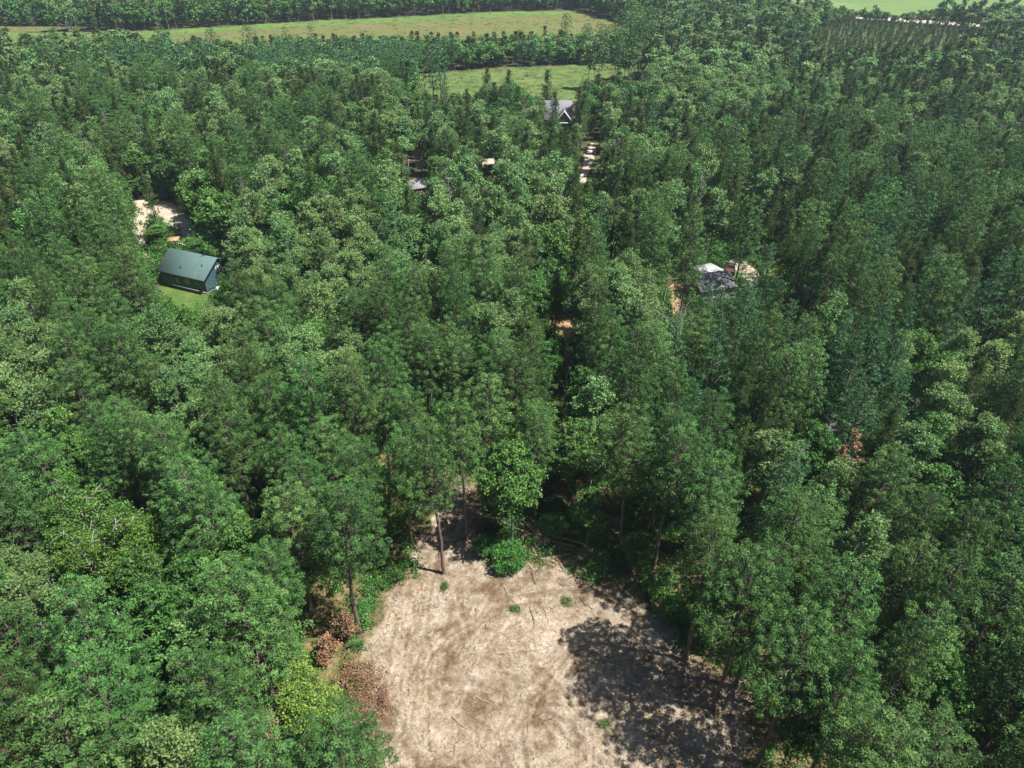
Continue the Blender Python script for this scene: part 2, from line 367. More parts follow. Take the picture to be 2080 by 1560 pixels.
def broadleaf(seed, lod, h=16, R=3.4, cb=0.3, nl=16, leaf=0.15, count=9000, lobe=0.38, flat=0.45, r0=0.2, limb_r=0.07, clump=1.0, shape=1.0):
    """trunk, forked limbs, and leaf puffs grown round the limb ends inside an uneven ellipsoid"""
    rng = np.random.default_rng(seed); T = Geo(); C = Geo()
    tp = trunk_pts(rng, h * 0.82, 0.4); T.tube(tp, np.interp(tp[:, 2], [0, h * 0.82], [r0, 0.05]), (8, 6, 4)[lod])
    zc = h * (cb + 1) / 2; hz = h * (1 - cb) / 2
    cent = []; tries = 0
    while len(cent) < nl and tries < 4000:
        tries += 1
        v = rng.normal(size=3); v /= np.linalg.norm(v); rr = rng.uniform(0.35, 1) ** 0.5 * 0.74
        rad = R * (1 - 0.35 * max(0, v[2]) * shape) * rng.uniform(0.85, 1.12)
        p = np.array([v[0] * rad * rr, v[1] * rad * rr, zc + v[2] * hz * rr])
        if all(np.linalg.norm((p - q) / np.array([R, R, hz])) > lobe * 0.72 for q in cent): cent.append(p)
    cent = np.array(cent); n = len(cent)
    for p in cent:                                  # limbs
        za = max(cb * h * 0.75, p[2] - rng.uniform(1.2, 3.5) * h / 16); za = min(za, h * 0.8)
        b0 = tube_at(tp, za); mid = (b0 + p) / 2 + rng.normal(size=3) * 0.25 + np.array([0, 0, -0.2])
        if lod < 2: T.tube([b0, mid, p, p + unit(p - mid) * 0.6 * R / 3.4], [limb_r, limb_r * 0.75, limb_r * 0.45, limb_r * 0.2], 4)
        if lod == 0:
            for j in range(4):
                e = p + unit(rng.normal(size=3) + np.array([p[0], p[1], 1]) * 0.3) * R * lobe * 0.9
                T.tube([p, (p + e) / 2 + rng.normal(size=3) * 0.1, e], [limb_r * 0.4, limb_r * 0.3, 0.01], 3)
    rad = R * lobe * rng.uniform(0.75, 1.3, n)
    sizes = rad ** 2; cnt = (count * sizes / sizes.sum()).astype(int)
    s = leaf
    for p, r_, c_ in zip(cent, rad, cnt):
        # each lobe is itself a bunch of sprays
        nsp = max(3, int(c_ / ((26, 12, 5)[lod] * clump)))
        v = unit(rng.normal(size=(nsp, 3)) + np.array([0, 0, 0.25])); sp = p + v * r_ * rng.uniform(0.55, 1.05, (nsp, 1)) * np.array([1, 1, 0.85])
        k = max(1, c_ // nsp)
        P = np.repeat(sp, k, 0) + rng.normal(size=(nsp * k, 3)) * (0.17, 0.24, 0.36)[lod] * np.array([1, 1, 0.7])
        nn = np.repeat(v, k, 0) * 0.6 + np.array([0, 0, 0.6])
        tn = np.clip(np.repeat(rng.uniform(0, 1, nsp), k) * 0.8 + rng.uniform(0, 0.35, nsp * k) + rng.normal() * 0.08, 0, 1)
        leaves(C, rng, P, nn, s, 0, tn, flat)
    return T, C

def oak(seed, lod, h=15, R=3.8, **k):
    return broadleaf(seed, lod, h, R, k.get('cb', 0.28), (20, 15, 9)[lod], (0.12, 0.20, 0.42)[lod], (18000, 5400, 1200)[lod], 0.36, 0.5, 0.2, 0.08)
def aspen(seed, lod, h=19, R=2.9, **k):
    return broadleaf(seed, lod, h, R, k.get('cb', 0.36), (24, 16, 9)[lod], (0.105, 0.18, 0.40)[lod], (13000, 4200, 900)[lod], 0.33, 0.25, 0.15, 0.055, 0.8, 1.3)
def birch(seed, lod, h=16, R=3.4, **k):
    return broadleaf(seed, lod, h, R, 0.25, (24, 16, 9)[lod], (0.10, 0.17, 0.4)[lod], (9000, 3600, 900)[lod], 0.30, 0.25, 0.13, 0.06, 0.7, 1.2)
def dead(seed, lod, h=14, R=1.8, **k):
    rng = np.random.default_rng(seed); T = Geo(); tp = trunk_pts(rng, h, 0.4); T.tube(tp, np.interp(tp[:, 2], [0, h], [0.14, 0.02]), (6, 5, 3)[lod])
    for i in range((60, 40, 22)[lod]):
        z = rng.uniform(0.3, 0.99) * h; a = rng.uniform(0, 6.3); t = z / h
        P = limb(T, rng, tube_at(tp, z), (math.cos(a), math.sin(a), 0.25), R * (1.25 - t) * rng.uniform(0.5, 1.3), 0.035 if lod < 2 else 0.06, 3, 3, up=0.2, wig=0.2)
        if lod < 2:
            for j in range(3):
                q = P[rng.integers(1, 4)]; limb(T, rng, q, rng.normal(size=3) + np.array([math.cos(a), math.sin(a), 0]), R * 0.35, 0.018, 2, 3, wig=0.2)
    return T, None
def snag(seed, lod, h=15, R=3.2, **k):            # bleached broadleaf skeleton
    rng = np.random.default_rng(seed); T = Geo(); tp = trunk_pts(rng, h * 0.6, 0.3); T.tube(tp, np.interp(tp[:, 2], [0, h * .6], [0.19, 0.09]), 6)
    def fork(p, d, L, r, dep):
        P = limb(T, rng, p, d, L, r, 4, 4, up=0.15, wig=0.16)
        if dep:
            for j in range(3):
                fork(P[rng.integers(2, 5)], unit(P[-1] - P[0]) + rng.normal(size=3) * 0.55, L * rng.uniform(0.5, 0.75), r * 0.55, dep - 1)
    for j in range(5):
        a = j * 1.3 + rng.uniform(0, 1); fork(tube_at(tp, h * rng.uniform(0.35, 0.6)), (math.cos(a) * 0.8, math.sin(a) * 0.8, 0.9), R * 1.05, 0.085, 3)
    return T, None

BUILD = {'red_pine': red_pine, 'white_pine': white_pine, 'jack_pine': jack_pine, 'aspen_tree': aspen, 'oak_tree': oak, 'birch_tree': birch, 'dead_tree': dead, 'snag': snag}
BASEH = {'red_pine': (20, 3.7), 'white_pine': (21, 3.6), 'jack_pine': (17, 2.2), 'aspen_tree': (19, 2.9), 'oak_tree': (15, 3.8), 'birch_tree': (16, 3.4), 'dead_tree': (14, 1.8), 'snag': (15, 3.2)}
NVAR = {'red_pine': (6, 4, 3), 'white_pine': (3, 3, 2), 'jack_pine': (4, 4, 3), 'aspen_tree': (4, 4, 3), 'oak_tree': (4, 4, 3), 'birch_tree': (2, 1, 1), 'dead_tree': (2, 2, 2), 'snag': (2, 1, 1)}
PROTO = {}
def proto(kind, lod, v):
    key = (kind, lod, v)
    if key not in PROTO:
        kw = {}
        if kind == 'red_pine': kw['cb'] = 0.34 if lod == 2 else (0.5 if v < 2 else 0.36)
        elif kind in ('oak_tree', 'aspen_tree') and lod == 2: kw['cb'] = 0.14
        elif kind == 'jack_pine' and lod == 2: kw['cb'] = 0.14
        T, C = BUILD[kind](1000 + 37 * v + 7 * lod + hash_(kind), lod, **kw)
        bm = BARK.get(kind, DEADWOOD)
        PROTO[key] = (T.mesh(kind + '_trunk', [bm]), C.mesh(kind + '_crown', [LEAF[kind]]) if C else None, T, C)
    return PROTO[key]
def hash_(s): return sum(ord(c) * (i + 3) for i, c in enumerate(s)) % 997
JOINED = {}
def joined(kind, lod, v):
    key = (kind, lod, v)
    if key not in JOINED:
        _, cm, T, C = proto(kind, lod, v); g = Geo()
        for Vv, Fc, tt in zip(T.V, T.Fs, T.T): pass
        g.V = list(T.V); g.Fs = list(T.Fs); g.M = [m * 0 for m in T.M]; g.T = list(T.T); g.n = T.n
        mats = [BARK.get(kind, DEADWOOD)]
        if C:
            for Vv, Fc, m, tt in zip(C.V, C.Fs, C.M, C.T): g.V.append(Vv); g.Fs.append(Fc + T.n); g.M.append(m * 0 + 1); g.T.append(tt)
            mats.append(LEAF[kind])
        JOINED[key] = g.mesh(kind, mats)
    return JOINED[key]

# ------------------------------------------------------------------ ground
CLEAR_PX = [(842, 1172), (838, 1130), (862, 1085), (880, 1035), (890, 985), (905, 960), (935, 955), (960, 965), (965, 1010), (972, 1070), (985, 1125), (1010, 1160),
            (1090, 1158), (1150, 1172), (1230, 1195), (1300, 1228), (1345, 1258), (1385, 1320), (1450, 1372), (1515, 1400), (1530, 1460), (1510, 1540), (1500, 1640), (1540, 1800),
            (900, 1800), (800, 1640), (770, 1540), (740, 1440), (728, 1370), (738, 1320), (770, 1275), (785, 1225), (812, 1192)]
CLEAR = gpoly(CLEAR_PX)
OPEN_PX = {   # other bare or grassy openings: ground polygons in photo px -> material name
    'sandy_driveway': [(272, 415), (300, 418), (345, 424), (372, 440), (385, 470), (388, 500), (372, 500), (356, 476), (330, 448), (312, 452), (300, 470), (306, 500), (312, 520), (296, 520), (285, 480), (272, 448)],
    'front_lawn': [(325, 575), (350, 590), (410, 610), (430, 600), (440, 640), (380, 660), (330, 630), (310, 600)],
    'side_lawn': [(425, 478), (465, 478), (462, 520), (455, 560), (430, 540), (424, 505)],
}
SUNPX = None
def flat_mat_ground():
    m, t, out = newmat('forest_floor'); L = t.links.new
    tc = N(t, 'ShaderNodeTexCoord')
    n1 = N(t, 'ShaderNodeTexNoise'); n1.inputs['Scale'].default_value = 0.35; n1.inputs['Detail'].default_value = 8; n1.inputs['Roughness'].default_value = 0.65
    n2 = N(t, 'ShaderNodeTexNoise'); n2.inputs['Scale'].default_value = 5.0; n2.inputs['Detail'].default_value = 6; n2.inputs['Roughness'].default_value = 0.7
    L(tc.outputs['Object'], n1.inputs[0]); L(tc.outputs['Object'], n2.inputs[0])
    c1 = ramp(t, n1.outputs[0], [(0.35, (0.030, 0.060, 0.016)), (0.5, (0.060, 0.070, 0.028)), (0.65, (0.13, 0.095, 0.055))])
    c2 = ramp(t, n2.outputs[0], [(0.3, (0.5, 0.5, 0.5)), (0.7, (1.25, 1.2, 1.1))])
    mx = N(t, 'ShaderNodeMix'); mx.data_type = 'RGBA'; mx.blend_type = 'MULTIPLY'; mx.inputs[0].default_value = 1
    L(c1, mx.inputs[6]); L(c2, mx.inputs[7])
    p = N(t, 'ShaderNodeBsdfPrincipled'); p.inputs['Roughness'].default_value = 0.95; p.inputs['Specular IOR Level'].default_value = 0.1
    L(mx.outputs[2], p.inputs[0])
    bu = N(t, 'ShaderNodeBump'); bu.inputs['Strength'].default_value = 0.6; bu.inputs['Distance'].default_value = 0.2
    L(n2.outputs[0], bu.inputs['Height']); L(bu.outputs[0], p.inputs['Normal'])
    L(p.outputs[0], out.inputs[0]); return m
FLOOR = flat_mat_ground()
g = Geo(); S = 4200.0
xs = [-S, -1200, -500, -250, 0, 250, 500, 1200, S]; ys = [-S, -400, 0, 100, 200, 300, 450, 800, 1500, S]
V = [(x, y, 0) for y in ys for x in xs]; nx = len(xs)
g.add(V, [(j * nx + i, j * nx + i + 1, (j + 1) * nx + i + 1, (j + 1) * nx + i) for j in range(len(ys) - 1) for i in range(nx - 1)])
tag(link('ground', g.mesh('ground', [FLOOR])), kind='structure')

def sand_mat():
    m, t, out = newmat('disturbed_sand'); L = t.links.new
    at_s = N(t, 'ShaderNodeAttribute'); at_s.attribute_name = 'sand'
    at_t = N(t, 'ShaderNodeAttribute'); at_t.attribute_name = 'tint'
    tc = N(t, 'ShaderNodeTexCoord')
    def noise(sc, det=6, rough=0.6, dist=0.0, stretch=None, rot=0):
        n = N(t, 'ShaderNodeTexNoise'); n.inputs['Scale'].default_value = sc; n.inputs['Detail'].default_value = det
        n.inputs['Roughness'].default_value = rough; n.inputs['Distortion'].default_value = dist
        if stretch:
            mp = N(t, 'ShaderNodeMapping'); mp.inputs[3].default_value = stretch; mp.inputs[2].default_value = (0, 0, rot)
            L(tc.outputs['Object'], mp.inputs[0]); L(mp.outputs[0], n.inputs[0])
        else: L(tc.outputs['Object'], n.inputs[0])
        return n.outputs[0]
    def mixc(a, b, f, mode='MIX'):
        x = N(t, 'ShaderNodeMix'); x.data_type = 'RGBA'; x.blend_type = mode
        for s_, v in ((6, a), (7, b)):
            if isinstance(v, tuple): x.inputs[s_].default_value = (*v, 1)
            else: L(v, x.inputs[s_])
        if isinstance(f, (int, float)): x.inputs[0].default_value = f
        else: L(f, x.inputs[0])
        return x.outputs[2]
    base = ramp(t, noise(0.28, 8, 0.62, 1.2), [(0.30, (0.235, 0.170, 0.120)), (0.43, (0.36, 0.285, 0.215)), (0.53, (0.47, 0.395, 0.315)), (0.68, (0.60, 0.54, 0.46))])
    base = mixc(base, ramp(t, noise(1.3, 8, 0.7, 2.0), [(0.32, (0.20, 0.135, 0.09)), (0.5, (0.43, 0.35, 0.27)), (0.66, (0.66, 0.60, 0.52))]), 0.5)
    base = mixc(base, (0.30, 0.285, 0.28), ramp(t, noise(0.5, 5, 0.5, 0.8), [(0.62, (0, 0, 0)), (0.78, (0.6, 0.6, 0.6))]))
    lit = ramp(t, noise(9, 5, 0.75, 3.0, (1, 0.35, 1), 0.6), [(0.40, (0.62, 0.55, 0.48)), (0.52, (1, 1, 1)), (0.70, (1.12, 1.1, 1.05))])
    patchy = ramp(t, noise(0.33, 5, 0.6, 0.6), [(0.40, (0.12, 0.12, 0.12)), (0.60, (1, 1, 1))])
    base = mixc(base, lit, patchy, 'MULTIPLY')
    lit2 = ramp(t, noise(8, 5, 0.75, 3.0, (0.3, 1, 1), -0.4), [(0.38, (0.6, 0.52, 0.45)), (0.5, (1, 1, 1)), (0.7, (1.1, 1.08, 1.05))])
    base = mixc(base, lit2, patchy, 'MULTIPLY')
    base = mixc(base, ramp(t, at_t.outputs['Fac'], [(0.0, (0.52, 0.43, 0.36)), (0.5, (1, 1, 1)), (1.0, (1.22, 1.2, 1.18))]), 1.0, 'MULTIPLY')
    fl = mixc(ramp(t, noise(0.9, 6, 0.7), [(0.35, (0.045, 0.075, 0.020)), (0.5, (0.13, 0.115, 0.05)), (0.65, (0.26, 0.19, 0.11))]), ramp(t, noise(5, 6, 0.7), [(0.3, (0.6, 0.6, 0.6)), (0.7, (1.2, 1.15, 1.1))]), 1.0, 'MULTIPLY')
    base = mixc(base, ramp(t, noise(3.2, 8, 0.78, 1.0), [(0.36, (0.50, 0.42, 0.35)), (0.47, (0.95, 0.93, 0.9)), (0.53, (1.05, 1.05, 1.05)), (0.66, (1.3, 1.3, 1.3))]), 0.9, 'MULTIPLY')
    base = mixc(base, (0.60, 0.61, 0.59), 1.0, 'MULTIPLY')
    c = mixc(fl, base, at_s.outputs['Fac'])
    p = N(t, 'ShaderNodeBsdfPrincipled'); p.inputs['Roughness'].default_value = 0.95; p.inputs['Specular IOR Level'].default_value = 0.1
    L(c, p.inputs[0])
    bu = N(t, 'ShaderNodeBump'); bu.inputs['Strength'].default_value = 0.55; bu.inputs['Distance'].default_value = 0.12
    L(noise(6, 7, 0.75, 1.5), bu.inputs['Height']); L(bu.outputs[0], p.inputs['Normal']); L(p.outputs[0], out.inputs[0])
    return m
SAND = sand_mat()
TRACKS = [[(850, 1170), (835, 1230), (815, 1300), (800, 1400), (820, 1500), (850, 1600)], [(885, 1170), (872, 1240), (862, 1320), (850, 1420), (860, 1560)],
          [(900, 1185), (925, 1260), (1000, 1330), (1100, 1380), (1180, 1480), (1200, 1600)], [(1010, 1190), (960, 1250), (900, 1300), (850, 1380)],
          [(1300, 1240), (1200, 1215), (1080, 1220), (980, 1250), (900, 1320)], [(1290, 1260), (1190, 1236), (1090, 1242), (1000, 1275), (930, 1340)],
          [(1180, 1500), (1080, 1440), (980, 1400), (900, 1390)], [(1350, 1290), (1280, 1340), (1150, 1350), (1000, 1330)],
          [(1060, 1600), (1040, 1500), (1060, 1420), (1140, 1340), (1240, 1290)], [(1090, 1600), (1072, 1505), (1090, 1430), (1165, 1352)],
          [(930, 980), (915, 1040), (895, 1100), (870, 1160)], [(955, 980), (945, 1040), (925, 1100), (905, 1165)],
          [(1400, 1560), (1300, 1500), (1200, 1460), (1100, 1450)], [(760, 1430), (850, 1470), (930, 1540), (980, 1600)]]
def sheet_grid(x0, x1, y0, y1, step):
    xs = np.arange(x0, x1, step); ys = np.arange(y0, y1, step); X, Y = np.meshgrid(xs, ys)
    nx, ny = len(xs), len(ys); i = np.arange(nx - 1); j = np.arange(ny - 1); I, J = np.meshgrid(i, j)
    b = (J * nx + I).ravel(); return np.column_stack([X.ravel(), Y.ravel()]), np.column_stack([b, b + 1, b + nx + 1, b + nx])
P, Fc = sheet_grid(-26, 34, 16, 74, 0.14)
sd = polydist(P, CLEAR) + (fbm(P[:, 0] * 0.6, P[:, 1] * 0.6, 4, 5) - 0.5) * 4.5
sand = np.clip(0.5 - sd / 1.0, 0, 1)
rel = (fbm(P[:, 0] * 0.35, P[:, 1] * 0.35, 4, 9) - 0.3) * 0.35 + fbm(P[:, 0] * 2.2, P[:, 1] * 2.2, 3, 19) * 0.10
tint = 0.52 + (fbm(P[:, 0] * 0.33 + 7, P[:, 1] * 0.33, 5, 33) - 0.5) * 1.1 + (fbm(P[:, 0] * 1.5, P[:, 1] * 1.5, 4, 44) - 0.5) * 0.9
for k_, tr in enumerate(TRACKS):
    gl = gpoly(tr); Q = P + (np.column_stack([fbm(P[:, 0] * 0.3, P[:, 1] * 0.3, 2, 50 + k_), fbm(P[:, 0] * 0.3, P[:, 1] * 0.3, 2, 80 + k_)]) - 0.5) * 1.6
    d = segdist(Q, gl); rut = np.exp(-((d - 0.35) / 0.16) ** 2) + np.exp(-((d - 0.9) / 0.2) ** 2) * 0.5; ridge = np.exp(-((d - 0.62) / 0.12) ** 2)
    amp = 0.5 + fbm(P[:, 0] * 0.8, P[:, 1] * 0.8, 2, 120 + k_)
    rel += (-0.06 * rut + 0.05 * ridge) * amp; tint += (0.14 * np.exp(-(d / 0.4) ** 2) - 0.20 * ridge - 0.12 * rut) * amp
for (bx, by, br, amp_) in [(1000, 1400, 2.4, -.42), (960, 1440, 1.8, -.3), (765, 1440, 1.8, -.4), (1000, 1205, 2.2, -.32), (930, 1240, 1.3, -.25), (1100, 1230, 1.5, -.25), (1220, 1215, 2, -.2), (1090, 1500, 1.6, -.3), (880, 1560, 1.2, -.3), (1180, 1440, 1.4, -.25),
                            (830, 1260, 1.6, .3), (830, 1420, 1.8, .3), (1110, 1320, 3, .3), (1250, 1370, 1.8, .25), (1000, 1320, 2, .22), (860, 1190, 1.4, .2), (900, 1500, 1.2, .25), (1010, 1510, 1.5, .2), (1130, 1400, 1.5, .2)]:
    a0 = np.array(at(bx, by)); dd = np.hypot(*(P - a0).T) + (fbm(P[:, 0] * 0.9, P[:, 1] * 0.9, 4, int(bx)) - 0.5) * br * 2.4; tint += 0.75 * amp_ * np.exp(-(np.clip(dd, 0, None) / br) ** 2)
edge = np.clip(np.minimum.reduce([P[:, 0] + 26, 34 - P[:, 0] - .1, P[:, 1] - 16, 74 - P[:, 1] - .1]) / 2, 0, 1)
z = 0.006 + (0.20 + np.clip(rel, -0.19, 1)) * edge + 0.22 * np.exp(-((sd - 0.2) / 0.7) ** 2) * fbm(P[:, 0] * 1.1, P[:, 1] * 1.1, 3, 71) * edge
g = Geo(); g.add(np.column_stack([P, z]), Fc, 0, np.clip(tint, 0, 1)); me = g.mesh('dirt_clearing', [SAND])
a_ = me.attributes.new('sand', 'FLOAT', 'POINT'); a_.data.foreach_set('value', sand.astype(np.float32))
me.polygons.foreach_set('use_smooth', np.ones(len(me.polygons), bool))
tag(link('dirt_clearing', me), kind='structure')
CZ = (P, z)
def groundz(x, y):
    ix = int(round((x + 26) / 0.14)); iy = int(round((y - 16) / 0.14)); nxx = len(np.arange(-26, 34, 0.14)); nyy = len(np.arange(16, 74, 0.14))
    return float(z_grid[iy, ix]) if 0 <= ix < nxx and 0 <= iy < nyy else 0.0
z_grid = z.reshape(len(np.arange(16, 74, 0.14)), -1)

def area_mat(name, stops, sc=0.25, fine=2.0, bump=0.3):
    m, t, out = newmat(name); L = t.links.new; tc = N(t, 'ShaderNodeTexCoord')
    n1 = N(t, 'ShaderNodeTexNoise'); n1.inputs['Scale'].default_value = sc; n1.inputs['Detail'].default_value = 8; n1.inputs['Roughness'].default_value = 0.65
    n2 = N(t, 'ShaderNodeTexNoise'); n2.inputs['Scale'].default_value = fine; n2.inputs['Detail'].default_value = 5; n2.inputs['Roughness'].default_value = 0.7
    L(tc.outputs['Object'], n1.inputs[0]); L(tc.outputs['Object'], n2.inputs[0])
    c1 = ramp(t, n1.outputs[0], stops); c2 = ramp(t, n2.outputs[0], [(0.3, (0.7, 0.7, 0.7)), (0.7, (1.15, 1.15, 1.15))])
    mx = N(t, 'ShaderNodeMix'); mx.data_type = 'RGBA'; mx.blend_type = 'MULTIPLY'; mx.inputs[0].default_value = 1
    L(c1, mx.inputs[6]); L(c2, mx.inputs[7]); p = N(t, 'ShaderNodeBsdfPrincipled'); p.inputs['Roughness'].default_value = 0.95; p.inputs['Specular IOR Level'].default_value = 0.1
    L(mx.outputs[2], p.inputs[0]); bu = N(t, 'ShaderNodeBump'); bu.inputs['Strength'].default_value = bump; bu.inputs['Distance'].default_value = 0.2
    L(n2.outputs[0], bu.inputs['Height']); L(bu.outputs[0], p.inputs['Normal']); L(p.outputs[0], out.inputs[0]); return m
M_PALE = area_mat('pale_sand', [(0.3, (0.30, 0.24, 0.18)), (0.6, (0.44, 0.37, 0.29))])
M_LAWN = area_mat('lawn', [(0.3, (0.04, 0.095, 0.02)), (0.55, (0.08, 0.13, 0.03)), (0.75, (0.15, 0.15, 0.055))])
M_MEAD = area_mat('meadow_grass', [(0.35, (0.07, 0.115, 0.032)), (0.65, (0.12, 0.16, 0.05))], 0.08, 1.0)
M_MARSH = area_mat('marsh_sedge', [(0.3, (0.13, 0.12, 0.045)), (0.5, (0.105, 0.125, 0.04)), (0.7, (0.165, 0.125, 0.06))], 0.05, 0.8)
M_REED = area_mat('bright_reeds', [(0.35, (0.075, 0.135, 0.033)), (0.65, (0.115, 0.175, 0.045))], 0.05, 0.8)
M_FAR = area_mat('far_marsh_grass', [(0.3, (0.09, 0.155, 0.045)), (0.6, (0.13, 0.19, 0.065)), (0.75, (0.22, 0.26, 0.2))], 0.03, 0.5)
M_ROAD = area_mat('gravel_road', [(0.3, (0.34, 0.30, 0.26)), (0.7, (0.44, 0.40, 0.36))], 0.5, 4)
M_ORANGE = area_mat('orange_soil', [(0.3, (0.24, 0.15, 0.075)), (0.6, (0.34, 0.23, 0.125))], 0.4, 3)
M_PLANT = area_mat('plantation_grass', [(0.35, (0.055, 0.095, 0.028)), (0.65, (0.095, 0.12, 0.042))], 0.1, 1.0)
def patch(name, px, mat, z, step=None, wob=1.5, world=None):
    poly = gpoly(px) if world is None else np.array(world, float)
    lo = poly.min(0) - 2; hi = poly.max(0) + 2; step = step or max((hi - lo).max() / 150, 0.3)
    P, Fc = sheet_grid(lo[0], hi[0], lo[1], hi[1], step)
    sd = polydist(P, poly) + (fbm(P[:, 0] / (wob * 3), P[:, 1] / (wob * 3), 4, hash_(name)) - 0.5) * wob * 2
    keep = (sd[Fc] < 0).all(1); Fc = Fc[keep]; used = np.unique(Fc); remap = np.full(len(P), -1); remap[used] = np.arange(len(used))
    g = Geo(); g.add(np.column_stack([P[used], np.full(len(used), z)]), remap[Fc]); return tag(link(name, g.mesh(name, [mat])), kind='structure'), poly
OPEN = [CLEAR]
def addopen(name, px, mat, z=0.008, wob=1.2, block=True, world=None):
    o, p = patch(name, px, mat, z, None, wob, world)
    if block: OPEN.append(p)
    return o
addopen('sand_driveway', [(262, 410), (300, 404), (350, 412), (400, 440), (415, 500), (370, 512), (345, 480), (318, 462), (312, 500), (330, 540), (300, 545), (268, 505), (262, 440)], M_PALE)
addopen('front_lawn', [(322, 566), (430, 590), (455, 600), (440, 650), (380, 640), (318, 615)], M_LAWN, 0.012)
addopen('side_lawn', [(420, 470), (475, 474), (470, 560), (440, 560), (424, 520)], M_LAWN, 0.016)
MARSH_W = [(-330, 312), (-330, 385), (-200, 385), *[at(x, y) for x, y in ((60, 66), (290, 66), (550, 49), (800, 37), (1040, 25), (1175, 22))], (62, 380), (45, 322), (-60, 318), (-150, 312)]
addopen('brown_marsh', None, M_MARSH, 0.008, 4, True, MARSH_W)
reedl = [at(x, y) for x, y in ((0, 66), (290, 64), (550, 47), (800, 35), (1040, 23), (1175, 20))]
addopen('reed_margin', None, M_REED, 0.02, 4, True, [*reedl, *[(p[0], p[1] - 17) for p in reedl[::-1]]])
MEAD_W = [at(x, y) for x, y in ((835, 152), (1010, 138), (1185, 131), (1320, 129))] + [at(1320, 150), at(1200, 165), (at(1165, 215)), at(1080, 205), at(905, 205), at(862, 185)]
addopen('green_meadow', None, M_MEAD, 0.008, 3, True, MEAD_W)
PLANT_W = gpoly([(1650, 62), (1730, 43), (2010, 63), (1975, 100), (1810, 128), (1640, 118)])
addopen('plantation_field', None, M_PLANT, 0.008, 4, True, PLANT_W)
addopen('gravel_road', [(1690, 27), (1722, 30), (1990, 48), (2200, 62), (2200, 70), (1990, 55), (1722, 37), (1690, 34)], M_ROAD, 0.02, 0.4)
addopen('far_marsh', None, M_FAR, 0.008, 6, True, [(150, 425), (200, 411), (420, 411), (1500, 500), (1700, 1100), (380, 1100)])
addopen('curved_driveway', [(1488, 515), (1520, 528), (1545, 560), (1550, 600), (1525, 612), (1520, 580), (1505, 560), (1492, 548), (1470, 552), (1470, 530)], M_PALE, 0.02, 0.5)
addopen('yard_grass', [(1462, 520), (1500, 520), (1540, 585), (1530, 640), (1440, 640), (1400, 615), (1400, 590), (1470, 560)], M_LAWN, 0.012, 0.6)
addopen('orange_dirt_patch', [(1360, 578), (1392, 575), (1420, 600), (1395, 640), (1360, 650), (1350, 610)], M_ORANGE, 0.016, 0.6)
addopen('bright_lawn', [(1558, 535), (1610, 528), (1622, 548), (1600, 568), (1555, 575), (1548, 552)], area_mat('bright_grass', [(0.3, (0.12, 0.21, 0.02)), (0.7, (0.20, 0.26, 0.04))]), 0.02, 0.5)
addopen('sand_lane', [(1198, 290), (1216, 290), (1210, 318), (1198, 345), (1190, 375), (1172, 375), (1180, 345), (1186, 318)], M_PALE, 0.02, 0.6)
addopen('sand_yard', [(838, 324), (864, 323), (866, 340), (842, 343)], M_PALE, 0.02, 0.6)
addopen('sand_trail', [(970, 322), (1080, 322), (1078, 336), (970, 336)], M_PALE, 0.02, 0.6)
addopen('trail_spur', [(1105, 632), (1165, 636), (1180, 680), (1150, 720), (1120, 690), (1100, 660)], M_ORANGE, 0.02, 0.8)

